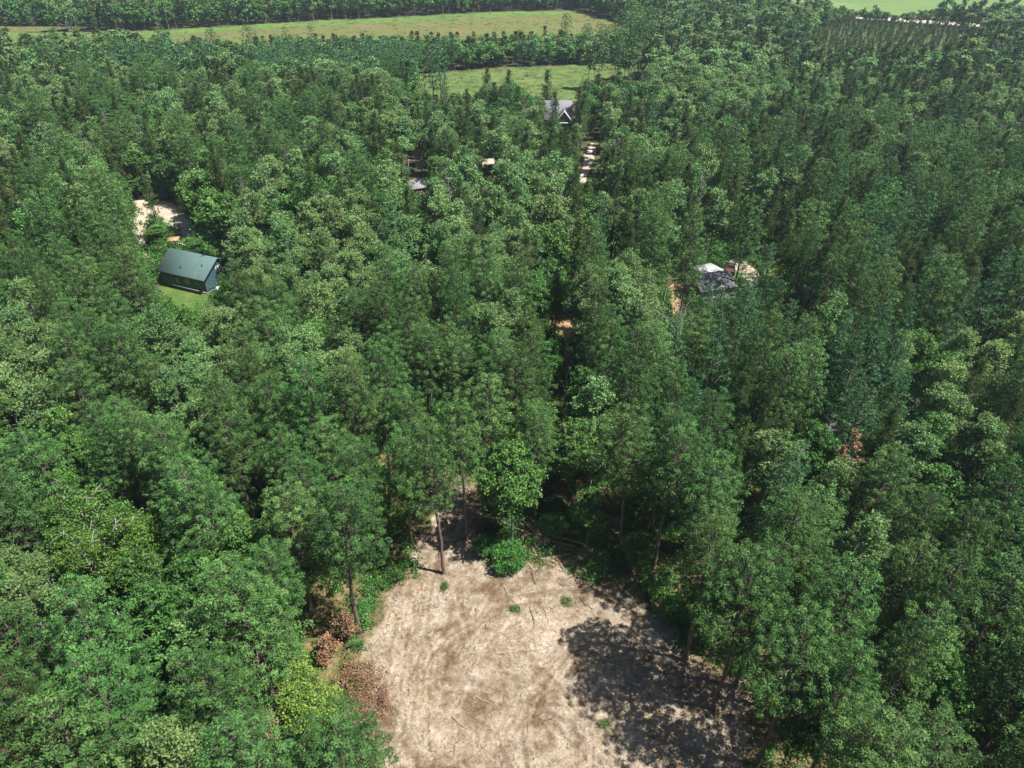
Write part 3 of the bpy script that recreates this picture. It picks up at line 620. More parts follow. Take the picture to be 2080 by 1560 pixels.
# visible-through windows in the photo (px): crowns standing in front of them are not planted
KEEP = [
    (CLEAR_PX, 48),
    ([(272, 408), (350, 415), (375, 445), (395, 480), (388, 505), (440, 522), (445, 560), (425, 592), (350, 580), (318, 552), (340, 500), (310, 515), (290, 500)], 128),
    ([(345, 582), (410, 592), (405, 606), (350, 596)], 112), ([(440, 470), (468, 478), (458, 520), (445, 520)], 128),
    ([(0, 69), (110, 69), (110, 76), (0, 76)], 300), ([(290, 68), (550, 50), (1040, 26), (1160, 24), (1150, 48), (1080, 58), (900, 62), (540, 70), (300, 72)], 330),
    ([(845, 155), (1010, 142), (1185, 134), (1178, 152), (1150, 188), (1110, 165), (1030, 160), (905, 180), (880, 188)], 262), ([(1185, 134), (1300, 131), (1290, 142), (1185, 150)], 285),
    ([(1725, 30), (1990, 48), (1985, 56), (1722, 38)], 396), ([(1660, 66), (1950, 68), (1935, 88), (1680, 96)], 330),
    ([(575, 1335), (600, 1325), (680, 1322), (692, 1350), (700, 1455), (640, 1480), (590, 1465), (565, 1400)], 32), ([(690, 1330), (735, 1345), (800, 1440), (800, 1535), (745, 1500), (700, 1470)], 33),
    ([(715, 1200), (770, 1175), (835, 1160), (800, 1230), (760, 1300), (740, 1330), (725, 1300)], 44), ([(655, 1230), (735, 1215), (735, 1290), (650, 1310)], 38),
    ([(1005, 1100), (1060, 1095), (1130, 1070), (1140, 1150), (1065, 1165), (1000, 1150)], 50), ([(1000, 905), (1120, 905), (1125, 1040), (1010, 1050)], 51),
    ([(1114, 210), (1124, 210), (1122, 222), (1115, 222)], 214), ([(1146, 210), (1160, 210), (1163, 242), (1141, 242)], 214), ([(842, 370), (855, 370), (851, 388)], 154), ([(842, 325), (860, 325), (858, 342), (842, 342)], 176),
    ([(1198, 292), (1214, 292), (1206, 320), (1192, 350), (1184, 345), (1192, 310)], 194),
    ([(1454, 562), (1480, 561), (1478, 576), (1458, 576)], 114), ([(1430, 586), (1446, 574), (1444, 586)], 113), ([(1488, 520), (1530, 540), (1538, 575), (1520, 580), (1500, 545)], 121),
    ([(1363, 590), (1385, 585), (1380, 620), (1365, 625)], 109), ([(1566, 536), (1602, 532), (1600, 552), (1565, 555)], 115), ([(1472, 530), (1492, 535), (1486, 552), (1474, 552)], 118),
    ([(1622, 576), (1640, 576), (1642, 592), (1626, 592)], 104), ([(985, 323), (992, 323), (990, 338), (984, 338)], 178),
    ([(1118, 640), (1150, 650), (1150, 668), (1120, 660)], 90),
]
KP = []
for poly, lim in KEEP:
    p = np.array(poly, float); q = np.concatenate([p, (p + np.roll(p, -1, 0)) / 2, p.mean(0)[None], (p + p.mean(0)) / 2]); KP.append((poly, lim, q, p.min(0), p.max(0)))
def blocked(X, Y, h, R, cb):
    x0, y0, f0 = pr(X, Y, h * cb); x1, y1, f1 = pr(X, Y, h); cx, cy_ = (x0 + x1) / 2, (y0 + y1) / 2; rx = R * F / f1 * 0.92; ry = abs(y0 - y1) / 2 + R * 0.25 * F / f1
    for poly, lim, q, lo, hi in KP:
        if Y >= lim or cx + rx < lo[0] or cx - rx > hi[0] or cy_ + ry < lo[1] or cy_ - ry > hi[1]: continue
        if ((((q[:, 0] - cx) / rx) ** 2 + ((q[:, 1] - cy_) / ry) ** 2) < 1).any(): return True
        th = np.arange(8) * math.pi / 4
        if inpoly(np.column_stack([cx + rx * 0.8 * np.cos(th), cy_ + ry * 0.8 * np.sin(th)]), poly).any(): return True
    return False

# ------------------------------------------------------------------ species map (photo px of the crown centre)
ZONES = [  # cx, cy, rx, ry, {kind: weight}
    (210, 1250, 210, 85, {'aspen_tree': .55, 'oak_tree': .3, 'red_pine': .15}), (330, 1160, 90, 60, {'oak_tree': 1}), (190, 1060, 110, 90, {'birch_tree': .6, 'oak_tree': .3, 'red_pine': .1}),
    (60, 760, 80, 130, {'aspen_tree': 1}), (60, 980, 70, 60, {'aspen_tree': .3, 'red_pine': .7}), (420, 770, 100, 140, {'aspen_tree': .9, 'red_pine': .1}), (380, 900, 80, 70, {'aspen_tree': .8, 'oak_tree': .2}),
    (640, 730, 120, 50, {'aspen_tree': .7, 'red_pine': .3}), (770, 750, 60, 60, {'aspen_tree': .8, 'red_pine': .2}), (960, 610, 110, 45, {'aspen_tree': .6, 'red_pine': .4}),
    (670, 530, 260, 110, {'aspen_tree': .85, 'oak_tree': .1, 'jack_pine': .05}), (980, 430, 120, 120, {'aspen_tree': .9, 'jack_pine': .1}), (830, 490, 45, 50, {'white_pine': 1}),
    (1310, 640, 150, 70, {'aspen_tree': .95, 'jack_pine': .05}), (1230, 870, 75, 50, {'aspen_tree': .7, 'oak_tree': .3}), (1170, 930, 60, 70, {'oak_tree': 1}),
    (1100, 620, 50, 90, {'oak_tree': .6, 'jack_pine': .4}), (1380, 800, 60, 90, {'white_pine': .8, 'red_pine': .2}), (1500, 640, 110, 80, {'white_pine': .75, 'jack_pine': .25}),
    (1740, 800, 90, 120, {'white_pine': .8, 'jack_pine': .2}), (1880, 730, 90, 60, {'oak_tree': .8, 'aspen_tree': .2}), (1820, 520, 90, 70, {'white_pine': .6, 'jack_pine': .4}),
    (1720, 1130, 60, 60, {'aspen_tree': .7, 'oak_tree': .3}), (1980, 1040, 90, 60, {'oak_tree': .3, 'red_pine': .7}), (1930, 880, 110, 90, {'jack_pine': .5, 'aspen_tree': .3, 'oak_tree': .2}),
    (150, 640, 190, 60, {'oak_tree': .5, 'red_pine': .3, 'aspen_tree': .2}), (270, 540, 120, 110, {'red_pine': .75, 'oak_tree': .25}), (120, 520, 140, 80, {'jack_pine': .5, 'oak_tree': .3, 'red_pine': .2}),
    (500, 450, 110, 90, {'oak_tree': .7, 'aspen_tree': .2, 'red_pine': .1}), (400, 400, 60, 40, {'oak_tree': .6, 'red_pine': .4}), (1100, 400, 130, 90, {'oak_tree': .55, 'aspen_tree': .25, 'jack_pine': .2}),
    (1360, 430, 120, 110, {'aspen_tree': .35, 'jack_pine': .35, 'red_pine': .3}), (800, 100, 330, 30, {'white_pine': .7, 'oak_tree': .3}), (330, 105, 110, 40, {'white_pine': .6, 'aspen_tree': .2, 'jack_pine': .2}),
    (1020, 100, 170, 40, {'oak_tree': .6, 'white_pine': .4}), (700, 130, 90, 35, {'aspen_tree': .9, 'oak_tree': .1}), (1450, 160, 150, 60, {'aspen_tree': .75, 'oak_tree': .25}),
    (1250, 60, 90, 50, {'red_pine': .4, 'oak_tree': .4, 'aspen_tree': .2}), (60, 180, 60, 50, {'aspen_tree': .7, 'jack_pine': .3}), (1850, 25, 240, 14, {'aspen_tree': .4, 'oak_tree': .6}),
]
def species(x, y, rng):
    for cx, cy_, rx, ry, wts in ZONES:
        if ((x - cx) / rx) ** 2 + ((y - cy_) / ry) ** 2 < 1:
            break
    else:
        if y > 1080 and x > 1400: wts = {'red_pine': .93, 'oak_tree': .07}
        elif x > 1420 and y > 260: wts = {'jack_pine': .34, 'red_pine': .36, 'white_pine': .12, 'aspen_tree': .08, 'oak_tree': .10}
        elif y > 560: wts = {'red_pine': .84, 'aspen_tree': .07, 'oak_tree': .09}
        elif y < 45: wts = {'oak_tree': .6, 'aspen_tree': .25, 'jack_pine': .15}
        elif x > 1100: wts = {'jack_pine': .42, 'aspen_tree': .28, 'oak_tree': .22, 'white_pine': .08}
        else: wts = {'oak_tree': .38, 'aspen_tree': .26, 'jack_pine': .26, 'red_pine': .10}
    if y < 560 and rng.uniform() < 0.018: return 'dead_tree'
    ks = list(wts); return ks[rng.choice(len(ks), p=np.array([wts[k] for k in ks]) / sum(wts.values()))]

# hand placed trees: (kind, base px x, y, height, crown radius, label or None)
HAND = [
    ('red_pine', 902, 1168, 20.5, 3.1, 'tall red pine with long bare trunk standing alone at the top of the clearing'),
    ('red_pine', 948, 1102, 20.5, 3.3, 'red pine with a thick reddish trunk in shade just behind the lone pine'),
    ('red_pine', 838, 1112, 17, 2.8, 'slim pine with dead lower twigs left of the sandy track into the clearing'),
    ('red_pine', 730, 1292, 20.5, 3.9, 'big pine with a bare leaning trunk at the left edge of the clearing'),
    ('red_pine', 1390, 1345, 20, 3.5, 'red pine with long bare trunk at the upper right corner of the clearing'),
    ('red_pine', 1446, 1445, 20.5, 3.5, 'red pine whose leaning trunk rises from the shaded right edge of the clearing'),
    ('red_pine', 1492, 1400, 19.5, 3.2, 'red pine behind the leaning one at the right edge of the clearing, half hidden'),
    ('red_pine', 1535, 1560, 20, 3.5, None), ('red_pine', 1610, 1450, 20, 3.7, None),
    ('red_pine', 1255, 1120, 20, 3.7, 'red pine with a crooked lower trunk above the upper right edge of the clearing'),
    ('red_pine', 1325, 1160, 20, 3.8, 'red pine with a large low hanging crown over the dark thicket right of the clearing'),
    ('red_pine', 1002, 1040, 19, 3.5, 'pine in the shade between the lone pine and the bright green oak'), ('red_pine', 850, 1050, 18, 3.2, 'pine at the left side of the shaded track behind the lone pine'),  # both pines added to shade the track behind the lone pine
    ('oak_tree', 1040, 1108, 15.5, 3.7, 'bright green oak standing over the brush pile at the top of the clearing'),
    ('oak_tree', 1160, 1052, 15, 3.6, 'second bright green oak right behind the brush pile, beside dead brown foliage'),
    ('white_pine', 815, 620, 19, 4.2, 'dark blue green spruce-like pine standing out from the pale aspens'),
    ('white_pine', 1420, 905, 21, 4.0, 'bright green feathery white pine right of the centre of the photo'),
    ('birch_tree', 235, 1190, 17, 3.9, 'bright yellow green birch with white limbs at the left side'),
    ('oak_tree', 326, 505, 5.5, 2.4, 'small round dark green tree between the two arms of the sandy driveway'),
    ('oak_tree', 404, 522, 4.5, 2.0, 'small light green tree right behind the ridge of the green roofed house'),
    ('oak_tree', 500, 560, 17, 4.2, 'tall dark tree to the right of the green roofed house, throwing it in shade'),
]
HANDC = [   # the same, placed by the photo px of the crown's middle
    ('red_pine', 695, 1600, 17.5, 4.1, 'pine crown at the bottom edge between the sand and the dead shrubs'),
    ('white_pine', 1512, 622, 19, 3.8, 'dark blue green white pine hiding the right part of the low grey shingled house'),
    ('white_pine', 1462, 640, 16, 3.4, 'white pine in front of the left part of the low grey shingled house'),
    ('white_pine', 1438, 618, 13, 2.7, 'small white pine over the left end of the low grey shingled house'), ('white_pine', 1496, 596, 17, 3.2, 'upper white pine over the white porch roof beside the curved driveway'),
    ('white_pine', 905, 182, 15, 2.8, 'leftmost conifer poking up in front of the small green meadow'), ('jack_pine', 988, 170, 14, 2.3, 'second conifer poking up in front of the small green meadow'),
    ('jack_pine', 1035, 172, 14, 2.3, 'third conifer poking up in front of the small green meadow'), ('jack_pine', 1112, 172, 15, 2.4, 'rightmost conifer poking up in front of the small green meadow'),
    ('white_pine', 580, 72, 14, 2.6, 'conifer silhouetted against the left part of the brown marsh'), ('white_pine', 632, 70, 15, 2.8, 'taller conifer silhouetted against the brown marsh, right of its neighbour'),
    ('red_pine', 430, 80, 14, 3.2, 'dark round conifer in front of the left end of the marsh'), ('red_pine', 505, 78, 15, 3.4, 'dark broad conifer between two others at the marsh edge'), ('red_pine', 1150, 48, 13, 3.0, 'lone dark crown at the right end of the brown marsh'),
    ('red_pine', 1515, 470, 18, 3.4, 'pine with a forked dark trunk at the top of the curved driveway'),
    ('white_pine', 1565, 540, 14, 3.0, 'blue green white pine between the curved driveway and the bright lawn'),
    ('aspen_tree', 500, 500, 18, 3.8, 'broad dark crown throwing shade on the right of the green roofed house'),
    ('red_pine', 270, 590, 19, 4.0, 'wide pine crown at the lower left corner of the green roofed house'),
    ('oak_tree', 400, 380, 15, 4.2, 'large dark crown above the sandy driveway'), ('oak_tree', 430, 440, 15, 4.0, 'large green crown at the right side of the sandy driveway'),
    ('jack_pine', 1130, 222, 15, 2.2, 'narrow tree standing in front of the far house with the white gable'),
]
rngF = np.random.default_rng(77); PACK = 0.55
trees = []; cell = {}
def near(X, Y, r):
    c = 4.0; k = int(math.ceil((r + 4.5) / c)); i0, j0 = int(X // c), int(Y // c)
    for i in range(i0 - k, i0 + k + 1):
        for j in range(j0 - k, j0 + k + 1):
            for t in cell.get((i, j), ()):
                if (t[1] - X) ** 2 + (t[2] - Y) ** 2 < ((r + t[4]) * PACK) ** 2: return True
    return False
def put(t):
    trees.append(t); cell.setdefault((int(t[1] // 4), int(t[2] // 4)), []).append(t)
for k, bx, by, h, R, lab in HAND:
    X, Y = at(bx, by); put((k, X, Y, h, R, lab))
for k, bx, by, h, R, lab in HANDC:
    X, Y = at(bx, by, h * 0.7); put((k, X, Y, h, R, lab))
HOUSES_XY = []          # filled below: (centre x, y, radius)
HOUSES_XY += [(-58.5, 113.5, 7.0), (14.8, 219, 8.5), (33.5, 112.5, 6.0), (-22.5, 166, 5.0)]
HRANGE = {'dead_tree': (11, 17, 1.2, 1.8), 'red_pine': (16, 22, 2.9, 4.1), 'white_pine': (16, 22, 2.8, 3.9), 'jack_pine': (13.5, 18.5, 1.8, 2.5), 'aspen_tree': (15.5, 20, 2.4, 3.3), 'oak_tree': (11.5, 16.5, 2.8, 4.0), 'birch_tree': (14, 17, 2.8, 3.6)}
openpolys = OPEN
ymax = 486
def try_points(n, maxR=None):
    Ys = ymax * np.sqrt(rngF.uniform((12 / ymax) ** 2, 1, n)); Xs = rngF.uniform(-1, 1, n) * (0.76 * (Ys * CP + H * SP) + 14)
    PT = np.column_stack([Xs, Ys]); ok = np.ones(n, bool)
    for p in openpolys:
        big = np.abs(p).max() > 120
        m = polydist(PT[ok], p) > (1.0 if big else (2.6 if p is CLEAR else (0.6 if len(p) > 8 else -0.2))); idx = np.where(ok)[0]; ok[idx[~m]] = False
    for X, Y in PT[ok]:
        px, py, f = pr(X, Y, 12.0)
        kind = species(px, py, rngF); h0, h1, r0, r1 = HRANGE[kind]
        u = rngF.uniform(); h = h0 + (h1 - h0) * rngF.uniform(); R = r0 + (r1 - r0) * u
        if Y > 140: h *= 0.86; R *= 1.06
        if Y > 258 and px < 1250 and Y < 330: h *= 0.74
        if px > 1600 and Y > 385:
            if Y > 409: continue
            h = rngF.uniform(3.5, 6.5); R = min(R, 2.2)
        if maxR: R = min(R, maxR); h *= rngF.uniform(0.55, 0.85)
        if near(X, Y, R): continue
        if any((X - a) ** 2 + (Y - b) ** 2 < (c + R * 0.3) ** 2 for a, b, c in HOUSES_XY): continue
        if blocked(X, Y, h, R, 0.45): continue
        put((kind, X, Y, h, R, None))
try_points(64000); PACK = 0.62; try_points(16000, 1.9)
for poly, n_, off in ((MARSH_W, 500, 7), (MEAD_W, 260, 6), (list(OPEN[1]), 60, 3), (PLANT_W, 160, 5)):   # leafy skirts along the openings
    poly = [tuple(p) for p in poly]; mid = np.mean(poly, 0)
    for _ in range(n_):
        i = rngF.integers(len(poly)); a = np.array(poly[i]); b = np.array(poly[(i + 1) % len(poly)]); p = a + (b - a) * rngF.uniform(); d_ = unit(p - mid); p = p + d_ * rngF.uniform(0.5, off)
        if p[1] < 100 or p[1] > 470 or d_[1] < -0.2: continue
        r_ = rngF.uniform(1.3, 2.4)
        if any(inpoly([p], q)[0] for q in OPEN) or blocked(p[0], p[1], 6, r_, 0.1): continue
        put(('oak_tree', p[0], p[1], rngF.uniform(4, 9), r_, None))
# trees outside the frame (they shade it, and stand there for a viewer a step aside)
import collections
print('TREES', len(trees), collections.Counter(t[0] for t in trees))

# ------------------------------------------------------------------ sort trees: individuals by kind (300 largest in view), the rest = stuff
def inview(t):
    for zf in (0.5, 0.8, 1.0):
        x, y, f = pr(t[1], t[2], t[3] * zf)
        m = F * t[4] / f
        if -m < x < 2080 + m and -m < y < 1560 + m: return True
    return False
ADJ = {'red_pine': 'red pine', 'white_pine': 'white pine', 'jack_pine': 'olive jack pine', 'aspen_tree': 'pale aspen', 'oak_tree': 'green oak', 'birch_tree': 'birch', 'dead_tree': 'dead conifer', 'snag': 'bleached bare tree'}
CAT = {'red_pine': 'pine tree', 'white_pine': 'pine tree', 'jack_pine': 'pine tree', 'aspen_tree': 'aspen tree', 'oak_tree': 'oak tree', 'birch_tree': 'birch tree', 'dead_tree': 'dead tree', 'snag': 'dead tree'}
# dead and bleached trees seen in the photo: (kind, crown px x, y of the middle, height)
for kind, x, y, h in [('dead_tree', 106, 290, 17), ('dead_tree', 25, 330, 16), ('snag', 128, 440, 14), ('snag', 38, 445, 13), ('dead_tree', 238, 165, 15), ('dead_tree', 122, 200, 14), ('snag', 690, 245, 14),
                      ('dead_tree', 1065, 240, 17), ('dead_tree', 1258, 310, 16), ('dead_tree', 1372, 100, 14), ('snag', 2020, 105, 16), ('snag', 2030, 250, 15), ('dead_tree', 1722, 250, 16), ('snag', 1930, 395, 15), ('dead_tree', 920, 395, 18),
                      ('snag', 1385, 655, 15), ('snag', 1920, 815, 14), ('dead_tree', 1655, 920, 16), ('snag', 1705, 1085, 10), ('dead_tree', 1150, 735, 12), 
                      ('snag', 100, 1010, 13), ('snag', 1790, 1500, 13), ('dead_tree', 1480, 1195, 14), ('snag', 1340, 150, 14), ('dead_tree', 1210, 115, 14),
                      ('snag', 350, 155, 14), ('dead_tree', 60, 20, 16), ('snag', 130, 35, 15), ('dead_tree', 310, 20, 16), ('dead_tree', 335, 30, 15), ('snag', 1700, 410, 13), ('dead_tree', 1300, 470, 16), ('snag', 1580, 100, 14)]:
    X, Y = at(x, y, h * 0.75); put((kind, X, Y, h, BASEH[kind][1], None))
vis = [t for t in trees if inview(t)]; rest = [t for t in trees if not inview(t)]
vis.sort(key=lambda t: -t[4] / pr(t[1], t[2], t[3] * .7)[2])
ind = []; cnt = collections.Counter()
for t in vis:
    kk = t[0]
    if cnt[kk] < 300 or t[5] or t[0] in ('snag', 'birch_tree'): ind.append(t); cnt[kk] += 1
    else: rest.append(t)
print('IND', len(ind), cnt, 'REST', len(rest))

# labels: kind + place in a landmark grid + rank within the cell
COLS = [(170, 'at the far left'), (345, 'well left'), (520, 'left of the house gable line'), (700, 'left of the clearing'), (880, 'left of centre'), (1040, 'just left of centre'), (1200, 'just right of centre'),
        (1380, 'right of centre'), (1560, 'right of the clearing'), (1740, 'well right'), (1910, 'near the right edge'), (9999, 'at the far right')]
ROWS = [(60, 'beyond the brown marsh'), (110, 'beside the brown marsh'), (160, 'level with the small green meadow'), (210, 'just below the small meadow'), (270, 'level with the far house'), (340, 'level with the sandy lane'),
        (420, 'level with the sandy driveway'), (500, 'above the green roofed house'), (590, 'level with the green roofed house'), (680, 'just below the green roofed house'), (780, 'at mid height of the photo'),
        (890, 'a little below mid height'), (1000, 'above the top of the clearing'), (1120, 'level with the top of the clearing'), (1250, 'level with the upper clearing'), (1400, 'level with the middle of the clearing'), (9999, 'by the bottom edge')]
COLS[2] = (520, 'left of middle'); ORD = ['first', 'second', 'third', 'fourth', 'fifth', 'sixth', 'seventh', 'eighth', 'ninth', 'tenth', 'eleventh', 'twelfth', 'thirteenth', 'fourteenth', 'fifteenth', 'sixteenth', 'seventeenth', 'eighteenth', 'nineteenth', 'twentieth']
cells = collections.defaultdict(list)
for i, t in enumerate(ind):
    x, y, f = pr(t[1], t[2], t[3] * 0.75)
    c = next(j for j, (a, b) in enumerate(COLS) if x < a); r = next(j for j, (a, b) in enumerate(ROWS) if y < a)
    if not t[5]: cells[(t[0], c, r)].append((x, i))
LAB = {}
for (k, c, r), L_ in cells.items():
    L_.sort(key=lambda q: ind[q[1]][2]); nrow = 1 if len(L_) <= 9 else (2 if len(L_) <= 18 else 3)
    for row in range(nrow):
        M_ = sorted(L_[len(L_) * row // nrow:len(L_) * (row + 1) // nrow]); rn = '' if nrow == 1 else (' in front', ' at the back', ' between')[row if nrow == 2 else (0, 2, 1)[row]]
        for j, (x, i) in enumerate(M_):
            place = COLS[c][1] + ', ' + ROWS[r][1]
            if len(M_) == 1: LAB[i] = ADJ[k] + rn + ' ' + place
            elif j == 0: LAB[i] = 'leftmost ' + ADJ[k] + rn + ' ' + place
            elif j == len(M_) - 1: LAB[i] = 'rightmost ' + ADJ[k] + rn + ' ' + place
            else: LAB[i] = ORD[min(j, 19)] + ' ' + ADJ[k] + rn + ' ' + place
GRP = {'pine tree': 'pines of the forest', 'aspen tree': 'aspens of the forest', 'oak tree': 'oaks of the forest', 'birch tree': 'birches of the forest', 'dead tree': 'dead trees in the forest'}
rngI = np.random.default_rng(5)
def place_tree(t, label, lodmax=99):
    kind, X, Y, h, R, lab = t; f = pr(X, Y, h * .7)[2]; lod = 0 if f < 112 else (1 if f < 215 else 2)
    v = int(rngI.integers(NVAR[kind][lod])); bh, bR = BASEH[kind]; sc = (R / bR, R / bR * rngI.uniform(0.92, 1.08), h / bh); rz = rngI.uniform(0, 6.283)
    name = 'dead_tree' if kind == 'snag' else kind; z0 = 0.0
    if kind == 'red_pine' and lod == 0: v = v % 2 if (lab or polydist(np.array([[X, Y]]), CLEAR)[0] < 7) else 2 + v % 4
    if kind in ('dead_tree', 'snag'): sc = (h / bh,) * 3
    if f < 200:
        root = empty(name, (X, Y, z0), rz); root.scale = sc; root.rotation_euler = (rngI.normal() * 0.02, rngI.normal() * 0.02, rz)
        tm, cm, _, _ = proto(kind, lod, v); link('trunk', tm, root)
        if cm: link('crown', cm, root)
    else:
        root = link(name, joined(kind, lod, v)); root.location = (X, Y, z0); root.rotation_euler = (0, 0, rz); root.scale = sc
    tag(root, label, CAT[kind], GRP[CAT[kind]])
    return root
for i, t in enumerate(ind): place_tree(t, t[5] or LAB[i])

# the rest of the wood: ONE stuff object, geometry nodes instancing a few tree meshes on points
protos_col = bpy.data.collections.new('tree_sources')
keys = []
for k in ('red_pine', 'white_pine', 'jack_pine', 'aspen_tree', 'oak_tree', 'birch_tree', 'dead_tree'):
    for lod in (1, 2):
        for v in range(NVAR[k][lod]): keys.append((k, lod, v))
def scatter(name, pts, source_objs, label, cat=None):
    """pts: list of (x, y, z, index, sx, sz, rot)"""
    c = bpy.data.collections.new(name + '_sources')
    for i, m in enumerate(source_objs):
        o = bpy.data.objects.new('%s_source_%03d' % (name, i), m); c.objects.link(o)
    A = np.array(pts, float); me = bpy.data.meshes.new(name); me.vertices.add(len(A)); me.vertices.foreach_set('co', A[:, :3].astype(np.float32).ravel())
    a = me.attributes.new('pick', 'INT', 'POINT'); a.data.foreach_set('value', A[:, 3].astype(np.int32))
    a = me.attributes.new('siz', 'FLOAT_VECTOR', 'POINT'); a.data.foreach_set('vector', np.column_stack([A[:, 4], A[:, 4], A[:, 5]]).astype(np.float32).ravel())
    a = me.attributes.new('rot', 'FLOAT_VECTOR', 'POINT'); a.data.foreach_set('vector', np.column_stack([A[:, 6] * 0, A[:, 6] * 0, A[:, 6]]).astype(np.float32).ravel())
    o = link(name, me); ng = bpy.data.node_groups.new(name, 'GeometryNodeTree')
    ng.interface.new_socket('Geometry', in_out='INPUT', socket_type='NodeSocketGeometry'); ng.interface.new_socket('Geometry', in_out='OUTPUT', socket_type='NodeSocketGeometry')
    gi = ng.nodes.new('NodeGroupInput'); go = ng.nodes.new('NodeGroupOutput'); ci = ng.nodes.new('GeometryNodeCollectionInfo')
    ci.inputs['Collection'].default_value = c; ci.inputs['Separate Children'].default_value = True; ci.inputs['Reset Children'].default_value = True
    ip = ng.nodes.new('GeometryNodeInstanceOnPoints'); ip.inputs['Pick Instance'].default_value = True
    def na(nm, ty):
        n = ng.nodes.new('GeometryNodeInputNamedAttribute'); n.data_type = ty; n.inputs[0].default_value = nm
        return [s_ for s_ in n.outputs if s_.enabled and s_.name == 'Attribute'][0]
    L = ng.links.new; L(gi.outputs[0], ip.inputs['Points']); L(ci.outputs[0], ip.inputs['Instance']); L(na('pick', 'INT'), ip.inputs['Instance Index'])
    L(na('siz', 'FLOAT_VECTOR'), ip.inputs['Scale']); e = ng.nodes.new('FunctionNodeEulerToRotation'); L(na('rot', 'FLOAT_VECTOR'), e.inputs[0]); L(e.outputs[0], ip.inputs['Rotation'])
    L(ip.outputs[0], go.inputs[0]); md = o.modifiers.new('scatter', 'NODES'); md.node_group = ng
    tag(o, label, cat, kind='stuff'); return o
pts = []
for t in rest:
    kind, X, Y, h, R, lab = t
    f = pr(X, Y, h * .7)[2]; lod = 1 if f < 215 else 2; v = int(rngI.integers(NVAR[kind][lod])); bh, bR = BASEH[kind]
    pts.append((X, Y, 0, keys.index((kind, lod, v)), R / bR, h / bh, rngI.uniform(0, 6.28)))
for i in range(2600):                                     # the wood goes on outside the frame
    a = rngI.uniform(0, 1)
    if a < 0.55:
        Y = rngI.uniform(-60, 480); s_ = rngI.choice([-1, 1]); X = s_ * (0.76 * (max(Y, -20) * CP + H * SP) + 16 + abs(rngI.normal()) * 40)
    else: Y = rngI.uniform(-70, 14); X = rngI.uniform(-90, 90)
    if near(X, Y, 3.2) or any(inpoly([(X, Y)], p)[0] for p in OPEN) or (abs(X) < 30 and Y > -5 and Y < 16): continue
    k = rngI.choice(['red_pine', 'oak_tree', 'aspen_tree', 'jack_pine']); h0, h1, r0, r1 = HRANGE[k]; bh, bR = BASEH[k]; h = rngI.uniform(h0, h1); R = rngI.uniform(r0, r1)
    lod = 1 if Y < 120 else 2; pts.append((X, Y, 0, keys.index((k, lod, int(rngI.integers(NVAR[k][lod])))), R / bR, h / bh, rngI.uniform(0, 6.28))); put((k, X, Y, h, R, None))
scatter('distant_forest', pts, [joined(*k) for k in keys], 'smaller far off trees of the mixed forest, up to the marsh and beyond', 'forest')
print('PTS', len(pts))
# ------------------------------------------------------------------ shrubs at the clearing and small plants
def shrub(name, mat, px, py, h, R, label, seed=1, count=3800, leaf=0.085, cat='shrub', nl=14, group=None, cb=0.05, lobe=0.36, z=None):
    T, C = broadleaf(seed, 0, h, R, cb, nl, leaf, count, lobe, 0.3, 0.06, 0.03, 0.7, 0.8)
    X, Y = at(px, py); root = empty(name, (X, Y, groundz(X, Y) if z is None else z), seed)
    link('stems', T.mesh(name + '_stems', [DEADWOOD]), root); link('foliage', C.mesh(name + '_foliage', [LEAF[mat]]), root)
    return tag(root, label, cat, group)
shrub('shrub', 'yellow', 640, 1462, 5.2, 3.3, 'bright yellow green shrub at the left edge of the clearing, brightest of all plants', 3, 9000, 0.10, nl=30, lobe=0.28)
shrub('dead_shrub', 'rust', 735, 1385, 1.1, 2.2, 'rust brown dead shrub right of the bright yellow green shrub, upper one', 5, 3600, 0.07)
shrub('dead_shrub', 'rust', 748, 1450, 1.0, 2.6, 'wide rust brown dead shrub spilling on the sand, middle one', 6, 4200, 0.07)
shrub('dead_shrub', 'tan', 735, 1520, 1.0, 2.4, 'tan brown dead shrub at the left edge of the sand near the bottom', 7, 3200, 0.07)
shrub('dead_sapling', 'rust', 708, 1302, 5.0, 1.3, 'rust red dead young pine beside the leaning trunk left of the clearing', 8, 2600, 0.085, 'dead tree', 10)
shrub('dead_sapling', 'rust', 672, 1345, 3.4, 1.5, 'lower rust red dead young pine left of the leaning trunk', 9, 2000, 0.085, 'dead tree', 9)
shrub('dead_shrub', 'tan', 548, 1515, 4.2, 2.0, 'dry tan and brown shrub between the pines left of the yellow shrub', 10, 2600, 0.085)
shrub('shrub', 'birch_tree', 592, 1345, 5.5, 2.2, 'olive green bush with a few yellow leaves above the yellow green shrub', 11, 4200, 0.10)
shrub('dead_shrub', 'rust', 560, 1395, 3.0, 1.6, 'brown dead shrub between the olive bush and the yellow green shrub', 12, 1500, 0.08)
shrub('shrub', 'bush', 1034, 1152, 2.9, 2.1, 'round fresh green bush in front of the brush pile at the top of the clearing', 13, 7000, 0.095, nl=18)
shrub('shrub', 'bush', 1330, 1210, 3.4, 2.0, 'green bush at the upper right edge of the clearing', 14, 4500, 0.10)
shrub('shrub', 'bush', 1368, 1262, 3.0, 1.8, 'fresh green bush beside the trunk at the upper right corner of the clearing', 15, 4000, 0.10)
shrub('shrub', 'fern', 1290, 1150, 4.0, 2.2, 'dark green thicket bush in the shade right of the brush pile', 16, 4500, 0.10)
shrub('shrub', 'fern', 1410, 1300, 2.0, 1.6, 'low green bush behind the bare pine trunk at the right edge of the clearing', 17, 2600, 0.10)
shrub('shrub', 'bush', 1120, 1082, 2.2, 1.8, 'sunlit green bush right behind the brush pile', 18, 3400, 0.10)
shrub('shrub', 'bush', 1175, 1060, 2.0, 1.7, 'second sunlit green bush, right of the brush pile', 19, 3000, 0.10)
